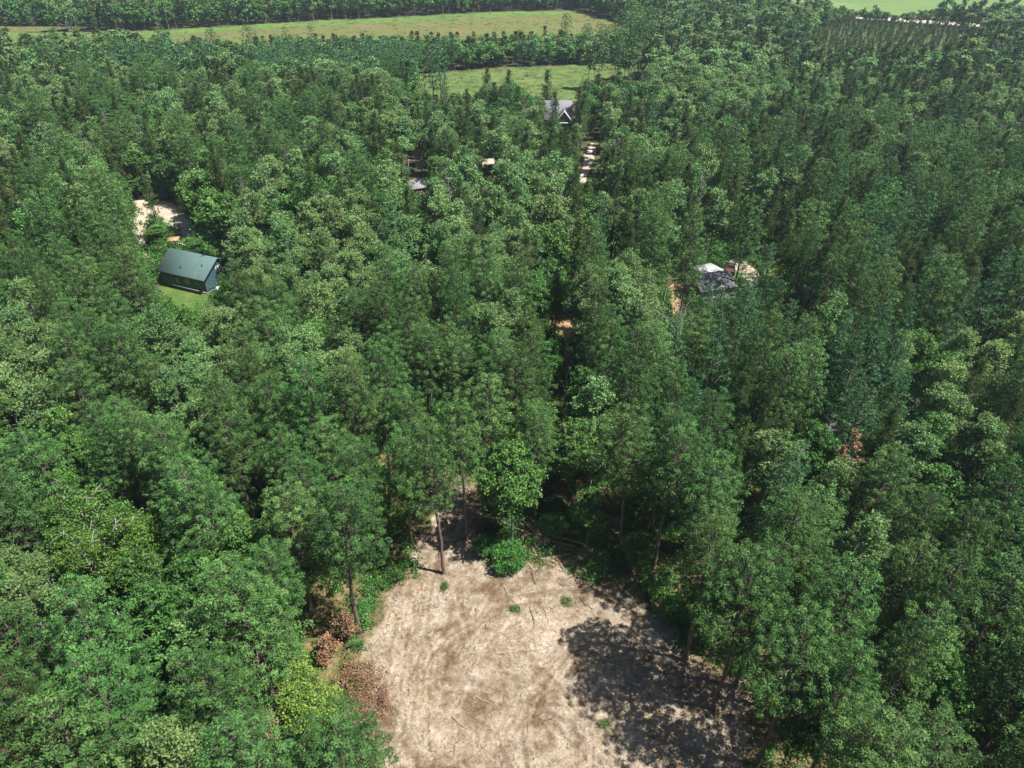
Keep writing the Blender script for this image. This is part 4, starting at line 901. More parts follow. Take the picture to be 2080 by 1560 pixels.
shrub('shrub', 'bush', 985, 1130, 2.4, 1.4, 'small green bush left of the round one at the top of the clearing', 20, 2600, 0.10)
shrub('dead_shrub', 'rust', 1150, 1040, 5.5, 1.5, 'brown dead hanging foliage behind the second bright oak', 21, 2200, 0.12, cb=0.2)
shrub('dead_shrub', 'tan', 1228, 1040, 3.5, 1.4, 'pale brown dead foliage in the dark gap right of the oaks', 22, 1500, 0.12)
shrub('shrub', 'bush', 765, 1200, 1.3, 1.5, 'low green bush on the left bank above the clearing', 23, 2200, 0.09)
shrub('shrub', 'bush', 750, 1240, 0.8, 1.2, 'low green weeds left of the clearing beside the big pine trunk', 24, 1400, 0.08)
shrub('shrub', 'fern', 800, 1180, 1.6, 1.6, 'green and brown bush by the shadow of the lone pine', 25, 2200, 0.09)
for i, (x, y, r, lb) in enumerate([(1152, 1226, 0.9, 'small flat patch of green weeds on the upper right of the bare sand'), (1045, 1244, 0.5, 'tiny green weed clump near the middle top of the bare sand'),
                        (1228, 1476, 0.75, 'sparse weed clump near the shadow in the lower right of the sand'), (905, 1196, 0.45, 'few green blades at the foot of the lone pine')]):
    shrub('weed_clump', 'birch_tree', x, y, 0.28, r, lb, 40 + i, 600, 0.055, 'weeds', 8)

X, Y = at(14, 408, 11); xx = pr(X, Y, 0)
shrub('dead_pine', 'rust', xx[0], xx[1], 15, 2.6, 'rust red dead crown at the left edge of the photo above the bleached limbs', 60, 4200, 0.16, 'dead tree', 14, cb=0.5)
X, Y = at(1735, 905, 15); xx = pr(X, Y, 0)
shrub('dead_pine', 'rust', xx[0], xx[1], 17.5, 1.3, 'sparse rust red dead tree top among the dark pines at the right', 61, 900, 0.12, 'dead tree', 8, cb=0.55)
shrub('shrub', 'yellow', 606, 1405, 4.2, 2.3, 'smaller lime green shrub at the upper left of the bright yellow green one', 62, 4200, 0.10, nl=18, lobe=0.3)
# ------------------------------------------------------------------ sticks, logs, brush piles
M_WOOD = leafmat('broken_wood', (0.05, 0.033, 0.022), (0.36, 0.27, 0.185), 0.0, 0.9, 0.0, 0.0, 0.1)
def sticks(g, P, ang, el, L, r, tint, bend=0.12, rng=None):
    n = len(P); d = np.column_stack([np.cos(ang) * np.cos(el), np.sin(ang) * np.cos(el), np.sin(el)]); s_ = np.column_stack([-np.sin(ang), np.cos(ang), np.zeros(n)]); u = np.cross(d, s_)
    mid = s_ * (rng.normal(size=(n, 1)) * bend * L[:, None]); V = []
    for q, rr, mm in ((-0.5, 1, 0), (0, 0.9, 1), (0.5, 0.35, 0)):
        c = P + d * (L[:, None] * q) + mid * mm
        for a in (0.5, 2.6, 4.7): V.append(c + (s_ * math.cos(a) + u * math.sin(a)) * r[:, None] * rr)
    V = np.stack(V, 1).reshape(-1, 3); b = np.arange(n)[:, None] * 9
    Fc = np.concatenate([b + np.array([[k * 3 + j, k * 3 + (j + 1) % 3, k * 3 + 3 + (j + 1) % 3, k * 3 + 3 + j]]) for k in (0, 1) for j in range(3)])
    g.add(V, Fc, 0, np.repeat(tint, 9))
rg = np.random.default_rng(11); n = 42000
Q = np.column_stack([rg.uniform(-22, 30, n), rg.uniform(18, 62, n)]); sdq = polydist(Q, CLEAR)
dn = fbm(Q[:, 0] * 0.45, Q[:, 1] * 0.45, 4, 200); keep = (sdq < 1.2) & (rg.uniform(0, 1, n) < np.clip((dn - 0.47) * 5, 0.03, 0.8) + 0.5 * np.exp(-(sdq / 1.6) ** 2)); Q = Q[keep]; n = len(Q)
zz = np.array([groundz(a, b) for a, b in Q]); L_ = rg.uniform(0.15, 0.75, n) * (1 + (rg.uniform(0, 1, n) > 0.95) * 2.2)
g = Geo(); flow = fbm(Q[:, 0] * 0.12, Q[:, 1] * 0.12, 2, 300) * 9
sticks(g, np.column_stack([Q, zz + 0.02]), flow + rg.normal(size=n) * 0.8, rg.normal(size=n) * 0.07, L_, 0.010 + 0.014 * rg.uniform(0, 1, n) * L_ ** 0.4, np.where(rg.uniform(0, 1, n) < 0.55, rg.uniform(0, 0.4, n), rg.uniform(0.5, 1, n)), rng=rg)
tag(link('twig_litter', g.mesh('twig_litter', [M_WOOD])), 'twigs, roots and wood chips littering the bare sand', 'twigs', kind='stuff')
n = 9000; Q = np.column_stack([rg.uniform(-22, 30, n), rg.uniform(18, 62, n)]); Q = Q[(polydist(Q, CLEAR) < -0.3)]; n = len(Q)
zz = np.array([groundz(a, b) for a, b in Q]); g = Geo(); sz = rg.uniform(0.03, 0.10, n) ** 1
V = unit(rg.normal(size=(n, 1, 3)) + np.array([[[0, 0, 0]]])); oct_ = np.array([(1, 0, 0), (-1, 0, 0), (0, 1, 0), (0, -1, 0), (0, 0, .6), (0, 0, -.6)], float)
V = (np.column_stack([Q, zz + 0.01])[:, None] + oct_[None] * sz[:, None, None] * rg.uniform(0.6, 1.4, (n, 6, 1))).reshape(-1, 3)
Fc = np.concatenate([np.arange(n)[:, None] * 6 + np.array([f]) for f in ((0, 2, 4), (2, 1, 4), (1, 3, 4), (3, 0, 4), (2, 0, 5), (1, 2, 5), (3, 1, 5), (0, 3, 5))])
g.add(V, Fc, 0, np.repeat(rg.uniform(0, 1, n), 6))
tag(link('soil_clods', g.mesh('soil_clods', [area_mat('clod_soil', [(0.3, (0.14, 0.10, 0.07)), (0.7, (0.31, 0.26, 0.21))], 2.0, 9)])), 'small clods of soil scattered on the bare sand', 'clods', kind='stuff')
def log(px0, py0, px1, py1, r, label, dark=False, forks=0):
    a = np.array(at(px0, py0)); b = np.array(at(px1, py1)); rng = np.random.default_rng(int(px0)); m = (a + b) / 2
    T = Geo(); T.tint = 0.15 if dark else 0.8; ns = 6; pts = []
    for q in np.linspace(0, 1, ns):
        p = a + (b - a) * q + rng.normal(size=2) * 0.05; pts.append((p[0] - m[0], p[1] - m[1], groundz(*p) + r * 0.7))
    T.tube(pts, np.linspace(r, r * 0.6, ns), 6)
    for j in range(forks):
        p = np.array(pts[2 + j]); e = p + np.array([rng.normal() * 0.8, rng.normal() * 0.8, 0.15]); T.tube([p, (p + e) / 2 + rng.normal(size=3) * 0.08, e], [r * 0.5, r * 0.35, r * 0.15], 4)
    o = link('log', T.mesh('log', [M_WOOD])); o.location = (m[0], m[1], 0); tag(o, label, 'log', 'branches lying on the bare sand')
log(918, 1459, 945, 1484, 0.075, 'straight tan branch lying near the middle of the sand, left one')
log(968, 1420, 997, 1432, 0.06, 'thin tan branch lying in the middle of the sand, above the other')
log(1175, 1216, 1200, 1242, 0.05, 'dark forked branch lying by the weed patch on the upper right', True, 2)
log(1025, 1196, 1040, 1245, 0.05, 'dark branch beside the tiny weed clump', True, 1)
log(1074, 1235, 1086, 1275, 0.05, 'dark straight branch right of the tiny weed clump', True)
log(1104, 1240, 1114, 1268, 0.045, 'short dark branch, rightmost of three near the weed clump', True)
log(1112, 1466, 1128, 1460, 0.06, 'short dark stick low in the middle of the sand', True, 1)
log(880, 1290, 900, 1282, 0.05, 'broken root on the left half of the sand', True, 2)
log(975, 1520, 1000, 1535, 0.05, 'thin branch near the bottom of the sand', False, 1)
log(1060, 1130, 1085, 1165, 0.09, 'thick pale broken branch at the foot of the brush pile', False, 2)
log(1095, 1150, 1140, 1138, 0.07, 'pale branch sticking out right of the brush pile', False, 1)
log(1078, 1165, 1086, 1192, 0.07, 'dark stump of a branch below the brush pile', True, 1)
def brush_pile(px, py, rx, ry, h, n, label, seed, tl=0.1, th=0.9):
    rng = np.random.default_rng(seed); X, Y = at(px, py); g = Geo(); th_ = rng.uniform(0, 6.28, n); rr = np.sqrt(rng.uniform(0, 1, n))
    P = np.column_stack([rr * rx * np.cos(th_), rr * ry * np.sin(th_), rng.uniform(0.03, 1, n) * h * (1 - rr ** 2 * 0.9)])
    sticks(g, P, rng.uniform(0, 6.28, n), rng.normal(size=n) * 0.35, rng.uniform(0.5, 2.3, n), rng.uniform(0.015, 0.05, n), rng.uniform(tl, th, n), rng=rng)
    for j in range(9): g.tube([(rng.normal() * rx * .5, rng.normal() * ry * .5, 0.1), (rng.normal() * rx * .4, rng.normal() * ry * .4, h * .7), (rng.normal() * rx * .8, rng.normal() * ry * .8, h * .9)], [0.1, 0.08, 0.04], 5, 0, rng.uniform(tl, th))
    o = link('brush_pile', g.mesh('brush_pile', [M_WOOD])); o.location = (X, Y, 0.05); tag(o, label, 'brush pile', 'heaps of pushed up brush')
brush_pile(1092, 1098, 3.0, 2.8, 1.5, 520, 'big heap of tan and brown broken branches behind the round green bush', 1, 0.25, 1.0)
brush_pile(1112, 1140, 1.8, 1.6, 0.7, 240, 'lower spill of broken branches right of the round green bush', 2, 0.2, 1)
brush_pile(1170, 1035, 2.6, 2.0, 1.2, 260, 'brown brush heap deep in the shade behind the oaks', 3, 0.1, 0.8)
brush_pile(965, 1010, 2.0, 1.6, 0.6, 160, 'low scatter of branches by the track behind the lone pine', 4, 0.2, 0.9)

# ------------------------------------------------------------------ undergrowth
src = []
for v in range(7):
    rng = np.random.default_rng(900 + v); g = Geo(); R0 = 0.9
    nsp = 26; c = np.column_stack([rng.normal(size=nsp) * 0.45, rng.normal(size=nsp) * 0.45, rng.uniform(0.15, 1.0, nsp) * (0.7 if v < 4 else 1.6)])
    k = 14; P = np.repeat(c, k, 0) + rng.normal(size=(nsp * k, 3)) * 0.17
    leaves(g, rng, P, np.repeat(unit(c * np.array([1, 1, .2])), k, 0) * .5 + np.array([0, 0, .8]), 0.10, 0, np.clip(np.repeat(rng.uniform(0, 1, nsp), k) + rng.normal(size=nsp * k) * .1, 0, 1), 0.5)
    src.append(g.mesh('undergrowth', [LEAF['fern'] if v not in (2, 5) else LEAF['bush']]))
rg = np.random.default_rng(21); pts = []
n = 34000; Ys = 150 * np.sqrt(rg.uniform((14 / 150) ** 2, 1, n)); Xs = rg.uniform(-1, 1, n) * (0.76 * (Ys * CP + H * SP) + 6); Q = np.column_stack([Xs, Ys])
ok = np.ones(n, bool)
for p in OPEN: ok &= polydist(Q, p) > (0.3 if p is CLEAR else -0.3)
dn = fbm(Q[:, 0] * 0.22, Q[:, 1] * 0.22, 3, 400); ok &= rg.uniform(0, 1, n) < np.clip((dn - 0.25) * 3, 0.15, 1)
for a, b, c in HOUSES_XY[:4]: ok &= (Q[:, 0] - a) ** 2 + (Q[:, 1] - b) ** 2 > (c + .5) ** 2
px_ = np.array([pr(a, b, 0)[:2] for a, b in Q[ok]])
for (X, Y), (x, y) in zip(Q[ok], px_):
    if 640 < x < 860 and 1180 < y < 1420 and rg.uniform() < 0.75: continue
    s_ = rg.uniform(0.5, 1.25) * (1 + max(0, Y - 60) / 120); pts.append((X, Y, 0, int(rg.integers(7)), s_, s_ * rg.uniform(0.6, 1.3), rg.uniform(0, 6.28)))
scatter('undergrowth', pts, src, 'ferns, seedlings and low brush covering the forest floor', 'undergrowth')
# dry grass on the left bank of the clearing, meadow tussocks, plantation saplings
def tuft_mesh(seed, mat, n=60, h=0.4, sp=0.3, w_=0.02):
    rng = np.random.default_rng(seed); g = Geo(); C = np.column_stack([rng.normal(size=(n, 2)) * sp, np.zeros(n)]); d = unit(np.column_stack([rng.normal(size=(n, 2)) * 0.45, np.ones(n)])); L_ = h * rng.uniform(0.5, 1.2, (n, 1))
    s_ = unit(np.cross(d, rng.normal(size=(n, 3)))) * w_; V = np.stack([C - s_, C + s_, C + d * L_], 1).reshape(-1, 3); g.add(V, np.arange(n * 3).reshape(-1, 3), 0, np.repeat(rng.uniform(0, 1, n), 3)); return g.mesh('grass_tuft', [mat])
bank = gpoly([(640, 1180), (700, 1150), (860, 1150), (840, 1200), (795, 1260), (760, 1340), (775, 1400), (810, 1450), (830, 1560), (790, 1640), (700, 1600), (680, 1480), (640, 1360), (560, 1420), (540, 1330)])
n = 9000; lo, hi = bank.min(0), bank.max(0); Q = np.column_stack([rg.uniform(lo[0], hi[0], n), rg.uniform(lo[1], hi[1], n)]); Q = Q[inpoly(Q, bank)]
scatter('dry_grass', [(a, b, 0, int(rg.integers(4)), s_, s_, rg.uniform(0, 6.28)) for (a, b) in Q for s_ in (rg.uniform(0.6, 1.3),)],
        [tuft_mesh(1, LEAF['tan']), tuft_mesh(2, LEAF['tan']), tuft_mesh(3, LEAF['rust'], 50, 0.3, 0.4, 0.035), tuft_mesh(4, LEAF['bush'], 50, 0.35, 0.3, 0.03)], 'dry straw and russet grass on the bank left of the clearing', 'dry grass')
pp = []
for X in np.arange(60, 330, 3.2):
    for Y in np.arange(270, 420, 3.6):
        if inpoly([(X, Y)], PLANT_W)[0]: pp.append((X + rg.normal() * .9, Y + rg.normal() * 1.1, 0, int(rg.integers(3)), rg.uniform(.3, .65), rg.uniform(.12, .30), rg.uniform(0, 6)))
scatter('plantation_saplings', pp, [joined('jack_pine', 2, v) for v in range(3)], 'rows of small young pines in the yellow green plantation field below the gravel road', 'saplings')
mp = []
for poly, n, s0 in ((np.array(MARSH_W), 1500, 1.0), (np.array(MEAD_W), 900, 0.9)):
    lo, hi = poly.min(0), poly.max(0); Q = np.column_stack([rg.uniform(lo[0], hi[0], n), rg.uniform(lo[1], hi[1], n)]); Q = Q[inpoly(Q, poly)]
    mp += [(a, b, 0, int(rg.integers(3)), s0 * rg.uniform(.6, 2.2), s0 * rg.uniform(.5, 1.6), rg.uniform(0, 6)) for a, b in Q]
scatter('marsh_tussocks', mp, [tuft_mesh(7, LEAF['tan'], 70, 0.5, 0.5, 0.03), tuft_mesh(8, LEAF['bush'], 40, 0.4, 0.5, 0.03), tuft_mesh(9, LEAF['birch_tree'], 40, 0.5, 0.6, 0.03)], 'sedge tussocks on the marsh and the meadow', 'tussocks')

# ------------------------------------------------------------------ buildings
def siding(name, c, step=6.0):
    m, t, out = newmat(name); L = t.links.new; tc = N(t, 'ShaderNodeTexCoord'); wv = N(t, 'ShaderNodeTexWave'); wv.bands_direction = 'Z'; wv.wave_profile = 'SAW'; wv.inputs['Scale'].default_value = step / 6.283 * 3
    no = N(t, 'ShaderNodeTexNoise'); no.inputs['Scale'].default_value = 2.5; L(tc.outputs['Object'], wv.inputs[0]); L(tc.outputs['Object'], no.inputs[0])
    p = N(t, 'ShaderNodeBsdfPrincipled'); p.inputs['Roughness'].default_value = 0.6; L(ramp(t, no.outputs[0], [(0.3, tuple(v * .85 for v in c)), (0.7, tuple(v * 1.1 for v in c))]), p.inputs[0])
    bu = N(t, 'ShaderNodeBump'); bu.inputs['Strength'].default_value = 0.5; bu.inputs['Distance'].default_value = 0.02; L(wv.outputs[1], bu.inputs['Height']); L(bu.outputs[0], p.inputs['Normal']); L(p.outputs[0], out.inputs[0]); return m
def shingle(name, c):
    m, t, out = newmat(name); L = t.links.new; tc = N(t, 'ShaderNodeTexCoord'); br = N(t, 'ShaderNodeTexBrick'); br.inputs['Scale'].default_value = 2.2; br.inputs['Mortar Size'].default_value = 0.012
    br.inputs['Color1'].default_value = (*c, 1); br.inputs['Color2'].default_value = (*[v * 0.88 for v in c], 1); br.inputs['Mortar'].default_value = (*[v * .7 for v in c], 1)
    no = N(t, 'ShaderNodeTexNoise'); no.inputs['Scale'].default_value = 0.8; no.inputs['Detail'].default_value = 6; L(tc.outputs['Object'], br.inputs[0]); L(tc.outputs['Object'], no.inputs[0])
    mx = N(t, 'ShaderNodeMix'); mx.data_type = 'RGBA'; mx.blend_type = 'MULTIPLY'; mx.inputs[0].default_value = 1; L(br.outputs[0], mx.inputs[6]); L(ramp(t, no.outputs[0], [(0.3, (.88, .88, .88)), (0.7, (1.06, 1.06, 1.06))]), mx.inputs[7])
    p = N(t, 'ShaderNodeBsdfPrincipled'); p.inputs['Roughness'].default_value = 0.85; L(mx.outputs[2], p.inputs[0]); L(p.outputs[0], out.inputs[0]); return m
M_WHITE = plain('white_paint', (0.72, 0.72, 0.72), (0.80, 0.80, 0.79), 4, 0.5); M_TRIM = plain('dark_trim', (0.03, 0.045, 0.055), (0.04, 0.055, 0.065), 5)
M_GLASS = plain('window_glass', (0.05, 0.055, 0.05), (0.09, 0.085, 0.06), 1.5, 0.08, 0.0, spec=0.8); M_TAN = plain('tan_frame_and_reflection', (0.38, 0.33, 0.22), (0.45, 0.40, 0.28), 6)
M_CONC = plain('foundation_concrete', (0.30, 0.31, 0.33), (0.38, 0.39, 0.40), 3, 0.9); M_BLACK = plain('black_plastic', (0.015, 0.015, 0.017), (0.025, 0.025, 0.027), 8, 0.5)
M_PLY = plain('plywood', (0.32, 0.18, 0.09), (0.40, 0.25, 0.14), 1.5, 0.8, stretch=(1, 6, 1)); M_DECK = plain('deck_boards', (0.30, 0.24, 0.18), (0.40, 0.33, 0.26), 2, 0.85, stretch=(1, 8, 1))
M_RED = plain('red_paint', (0.06, 0.012, 0.010), (0.09, 0.016, 0.014), 3, 0.4); M_CHROME = plain('steel', (0.5, 0.5, 0.5), (0.6, 0.6, 0.6), 6, 0.3, 0.9)
def part(name, root, fn, mats):
    g = Geo(); fn(g); return link(name, g.mesh(name, mats), root)
def gable_house(name, label, loc, rz, W, D, ze, zr, wall, roof, over=0.4, th=0.14, z0=0.35, ridge_y=None):
    """local x along the ridge 0..W, y 0..D, front eave at y=0; eave height ze, ridge height zr"""
    root = empty(name, loc, rz); tag(root, label, 'house'); ym = D / 2
    sl = (zr - ze) / ym
    def walls(g):
        x0, x1, y0, y1 = over, W - over, over, D - over; zt = ze + sl * over - 0.12; zp = zr - 0.14
        V = [(x0, y0, z0), (x1, y0, z0), (x1, y1, z0), (x0, y1, z0), (x0, y0, zt), (x1, y0, zt), (x1, y1, zt), (x0, y1, zt), (x0, ym, zp), (x1, ym, zp)]
        g.add(V, [(0, 1, 5, 4), (2, 3, 7, 6)]); g.add(V, [(1, 2, 6, 5), (3, 0, 4, 7)]); g.add(V, [(5, 6, 9), (7, 4, 8)])
    part('wall', root, walls, [wall])
    part('foundation', root, lambda g: g.box(over + .04, W - over - .04, over + .04, D - over - .04, 0, z0 - 0.003), [M_CONC])
    def rf(g):
        for s_ in (0, 1):
            ya, yb = (0, ym) if s_ == 0 else (D, ym)
            V = [(0, ya, ze), (W, ya, ze), (W, yb, zr), (0, yb, zr), (0, ya, ze - th), (W, ya, ze - th), (W, yb, zr - th), (0, yb, zr - th)]
            Fs = [(0, 1, 2, 3), (7, 6, 5, 4), (0, 4, 5, 1), (1, 5, 6, 2), (3, 7, 4, 0)]
            if s_: Fs = [f[::-1] for f in Fs]
            g.add(V, Fs)
    r = part('roof', root, rf, [roof]); return root, r
def window(root, x0, x1, z0, z1, y=None, x=None, frame=None, name='window', pane=None):
    """a framed window on the wall plane y=const (front) or x=const (gable)"""
    frame = frame or M_WHITE; pane = pane or M_GLASS; t = 0.07
    def fr(g):
        for a, b, c, d in ((x0, x1, z1 - t, z1), (x0, x1, z0, z0 + t), (x0, x0 + t, z0 + t, z1 - t), (x1 - t, x1, z0 + t, z1 - t), ((x0 + x1) / 2 - .02, (x0 + x1) / 2 + .02, z0 + t, z1 - t)):
            if y is not None: g.box(a, b, y - 0.05, y - 0.003, c, d)
            else: g.box(x + 0.003, x + 0.05, a, b, c, d)
    w_ = part(name, root, fr, [frame])
    part('pane', w_, (lambda g: g.box(x0 + t + .002, x1 - t - .002, y - 0.022, y - 0.004, z0 + t + .002, z1 - t - .002)) if y is not None else (lambda g: g.box(x + 0.004, x + 0.022, x0 + t + .002, x1 - t - .002, z0 + t + .002, z1 - t - .002)), [pane])
    return w_
S1 = siding('slate_blue_siding', (0.05, 0.095, 0.125)); RF1 = shingle('green_grey_shingles', (0.092, 0.160, 0.152))
h1, rf1 = gable_house('house', 'house with plain grey green shingle roof and dark slate siding at the left', (-64.2, 112.7, 0), R_(-22.2), 11.0, 8.4, 2.95, 5.5, S1, RF1)
part('fascia', h1, lambda g: [g.add([(11.003, 0, 2.95), (11.04, 0, 2.95), (11.04, 4.2, 5.5), (11.003, 4.2, 5.5), (11.003, 0, 2.72), (11.04, 0, 2.72), (11.04, 4.2, 5.27), (11.003, 4.2, 5.27)], [(0, 1, 2, 3), (4, 7, 6, 5), (1, 5, 6, 2), (0, 4, 5, 1)]), g.box(0, 11.0, -0.04, -0.003, 2.78, 2.95)], [M_TRIM])
door = part('door', h1, lambda g: g.box(3.3, 4.25, 0.36, 0.397, 0.4, 2.45), [M_TRIM]); part('door_frame', door, lambda g: [g.box(3.2, 3.297, 0.34, 0.395, 0.4, 2.55), g.box(4.253, 4.35, 0.34, 0.395, 0.4, 2.55), g.box(3.297, 4.253, 0.34, 0.395, 2.453, 2.55)], [M_TAN]); part('pane', door, lambda g: g.box(3.85, 4.15, 0.34, 0.358, 0.8, 2.3), [M_TAN])  # tan frame is real; the door pane's tan is its reflection as colour
window(h1, 5.8, 7.1, 1.35, 2.45, y=0.4, frame=M_TAN, pane=M_TAN); window(h1, 8.3, 9.1, 1.45, 2.3, y=0.4, frame=M_TAN)  # large window's pane has its tan reflection painted in, the small one plain glass
window(h1, 3.6, 4.8, 2.9, 3.9, x=10.6)
for x, y in ((4.9, 1.25), (9.0, 2.3)):
    zz = 2.95 + y * (5.5 - 2.95) / 4.2; part('roof_vent', h1, lambda g: (g.tube([(x, y, zz - .05), (x, y, zz + .35)], 0.06, 8), g.tube([(x, y, zz + .353), (x, y, zz + .42)], 0.1, 8)), [M_BLACK])
dk = part('deck', h1, lambda g: [g.box(10.66, 12.2, 4.2, 6.6, 0.95, 1.1)] + [g.box(a, a + .1, b, b + .1, 0, 0.947) for a in (10.8, 12.05) for b in (4.25, 6.45)], [M_DECK])
part('railing', dk, lambda g: [g.box(12.12, 12.2, 4.2, 6.6, 1.95, 2.03), g.box(10.7, 12.117, 4.2, 4.28, 1.95, 2.03)] + [g.box(12.13, 12.17, 4.3 + .28 * i, 4.34 + .28 * i, 1.103, 1.947) for i in range(8)] + [g.box(10.75 + .3 * i, 10.79 + .3 * i, 4.22, 4.26, 1.103, 1.947) for i in range(5)], [M_WHITE])
part('porch_roof', h1, lambda g: g.box(8.6, 10.9, 9.0, 11.6, 2.6, 2.72), [M_WHITE])
for a in (8.7, 10.7): part('post', h1, lambda g: g.box(a, a + .1, 11.3, 11.4, 0, 2.597), [M_WHITE])
b_ = empty('cellar_hatch', (*at(436, 590), 0), R_(-22)); tag(b_, 'small white hatch on the ground by the corner of the green roofed house', 'hatch'); part('lid', b_, lambda g: g.add([(0, 0, .2), (1.1, 0, .2), (1.1, .8, .5), (0, .8, .5), (0, 0, 0), (1.1, 0, 0), (1.1, .8, 0), (0, .8, 0)], [(0, 1, 2, 3), (0, 4, 5, 1), (1, 5, 6, 2), (2, 6, 7, 3), (3, 7, 4, 0)]), [M_WHITE])
# wood shelter and white box behind the house
X, Y = at(357, 503); s = empty('wood_shelter', (X, Y, 0), R_(12)); tag(s, 'small wood shelter with an orange plywood top behind the green roofed house', 'shed')
part('roof', s, lambda g: g.add([(-1.1, -.7, 1.75), (1.1, -.7, 1.75), (1.1, .8, 2.0), (-1.1, .8, 2.0), (-1.1, -.7, 1.68), (1.1, -.7, 1.68), (1.1, .8, 1.93), (-1.1, .8, 1.93)], [(0, 1, 2, 3), (7, 6, 5, 4), (0, 4, 5, 1), (1, 5, 6, 2), (2, 6, 7, 3), (3, 7, 4, 0)]), [M_PLY])
for a in (-.95, .85):
    for b in (-.55, .6): part('post', s, lambda g: g.box(a, a + .1, b, b + .1, 0, 1.69), [M_DECK])
wp = empty('firewood_stack', (*at(365, 505), 0), R_(-60)); tag(wp, 'stack of split firewood between the orange topped shelter and the white box', 'firewood')
rq = np.random.default_rng(3)
for j in range(7):
    for i in range(9 - (j % 2)):
        part('billet', wp, lambda g: g.tube([(-1 + i * .24 + (j % 2) * .12, -.25 + rq.normal() * .03, .12 + j * .2), (-1 + i * .24 + (j % 2) * .12, .25 + rq.normal() * .03, .12 + j * .2)], .115, 5, 0, rq.uniform(.4, 1)), [M_WOOD])
X, Y = at(379, 506); s = empty('storage_box', (X, Y, 0), R_(-30)); tag(s, 'brown box with a white lid and dark opening behind the green roofed house', 'box')
part('body', s, lambda g: g.box(-.7, .7, -.6, .6, 0, 1.2), [M_PLY]); ld = part('lid', s, lambda g: [g.box(-.85, .85, -.75, -.4, 1.203, 1.32), g.box(-.85, .85, .4, .75, 1.203, 1.32), g.box(-.85, -.4, -.4, .4, 1.203, 1.32), g.box(.4, .85, -.4, .4, 1.203, 1.32)], [M_WHITE]); part('opening', ld, lambda g: g.box(-.397, .397, -.397, .397, 1.203, 1.27), [M_BLACK])

# far grey roofed house with a white edged front gable
RF2 = shingle('lilac_grey_shingles', (0.22, 0.215, 0.24)); S2 = siding('brown_grey_siding', (0.16, 0.12, 0.10))
ex, ey = at(1163.5, 243, 3.2); rx_, ry_ = at(1160.5, 209.5, 7.6)
h2, rf2 = gable_house('house', 'far house with pale grey roof and white edged front gable near the top middle', (ex - 10.2, ey, 0), 0.0, 10.2, 2 * max(4.0, ry_ - ey), 3.2, 7.6, S2, RF2)
def gab(g, y0, y1, x0, x1, z0_, z1_):
    xm = (x0 + x1) / 2; V = [(x0, y0, z0_), (x1, y0, z0_), (xm, y0, z1_), (x0, y1, z0_), (x1, y1, z0_), (xm, y1, z1_)]; g.add(V, [(0, 1, 2)]); 
part('gable_wall', h2, lambda g: gab(g, -0.9, 2, 5.2, 9.9, 2.7, 5.6), [S2])
part('gable_roof', h2, lambda g: [g.add([(xa, -1.35, 2.75), (7.55, -1.35, 6.0), (7.55, 4.3, 6.0), (xa, 0.3, 2.75), (xa, -1.35, 2.6), (7.55, -1.35, 5.85), (7.55, 4.3, 5.85), (xa, 0.3, 2.6)], [(0, 1, 2, 3), (7, 6, 5, 4), (0, 4, 5, 1), (0, 3, 7, 4)]) for xa in (4.9, 10.2)], [RF2])
part('barge_board', h2, lambda g: [g.add([(xa, -1.42, 2.78), (7.55, -1.42, 6.05), (7.55, -1.42, 5.65), (xa, -1.42, 2.38), (xa, -1.36, 2.78), (7.55, -1.36, 6.05), (7.55, -1.36, 5.65), (xa, -1.36, 2.38)], [(0, 1, 2, 3), (4, 5, 1, 0), (3, 2, 6, 7), (7, 6, 5, 4)]) for xa in (4.85, 10.25)], [M_WHITE])
part('porch_beam', h2, lambda g: g.box(5.0, 10.1, -1.3, -1.1, 2.45, 2.7), [M_WHITE])
for a in (5.1, 9.8): part('post', h2, lambda g: g.box(a, a + .16, -1.28, -1.12, 0, 2.447), [M_WHITE])
window(h2, 6.6, 8.4, 3.0, 4.3, y=-0.9); window(h2, 1.2, 2.6, 1.2, 2.5, y=0.4)
# small cabin roof in the pale aspens
X, Y = at(834, 385, 2.7)
h3, _ = gable_house('cabin', 'small cabin with a pale lilac grey roof peeping out between aspens left of centre', (X, Y, 0), R_(28), 5.2, 4.6, 2.6, 4.0, S2, shingle('pale_grey_shingles', (0.26, 0.25, 0.265)), 0.25); h3['category'] = 'cabin'; window(h3, 1.5, 2.7, 1.2, 2.1, y=0.25)
# house with white metal porch roof by the curved driveway
a = np.array(at(1424, 594, 2.8)); b = np.array(at(1478, 585, 2.8)); ang = math.atan2(b[1] - a[1], b[0] - a[0])
h4, _ = gable_house('house', 'low grey shingled house with white metal porch roof beside the curved driveway', (a[0], a[1], 0), ang, 7.2, 6.0, 2.8, 4.3, siding('grey_siding', (0.28, 0.28, 0.30)), shingle('grey_shingles', (0.16, 0.155, 0.165)), 0.3)
M_METAL = plain('white_metal_roofing', (0.42, 0.43, 0.45), (0.50, 0.50, 0.52), 3, 0.35, 0.1)
part('porch_roof', h4, lambda g: [g.add([(3.2, 5.2, 3.35), (7.6, 5.2, 3.35), (7.6, 9.4, 2.75), (3.2, 9.4, 2.75), (3.2, 5.2, 3.27), (7.6, 5.2, 3.27), (7.6, 9.4, 2.67), (3.2, 9.4, 2.67)], [(0, 1, 2, 3), (7, 6, 5, 4), (0, 4, 5, 1), (1, 5, 6, 2), (2, 6, 7, 3), (3, 7, 4, 0)])] + [g.add([(3.3 + i * .42, 5.25, 3.352), (3.36 + i * .42, 5.25, 3.352), (3.36 + i * .42, 9.35, 2.766), (3.3 + i * .42, 9.35, 2.766), (3.33 + i * .42, 5.25, 3.39), (3.33 + i * .42, 9.35, 2.80)], [(0, 4, 5, 3), (4, 1, 2, 5)]) for i in range(10)], [M_METAL])
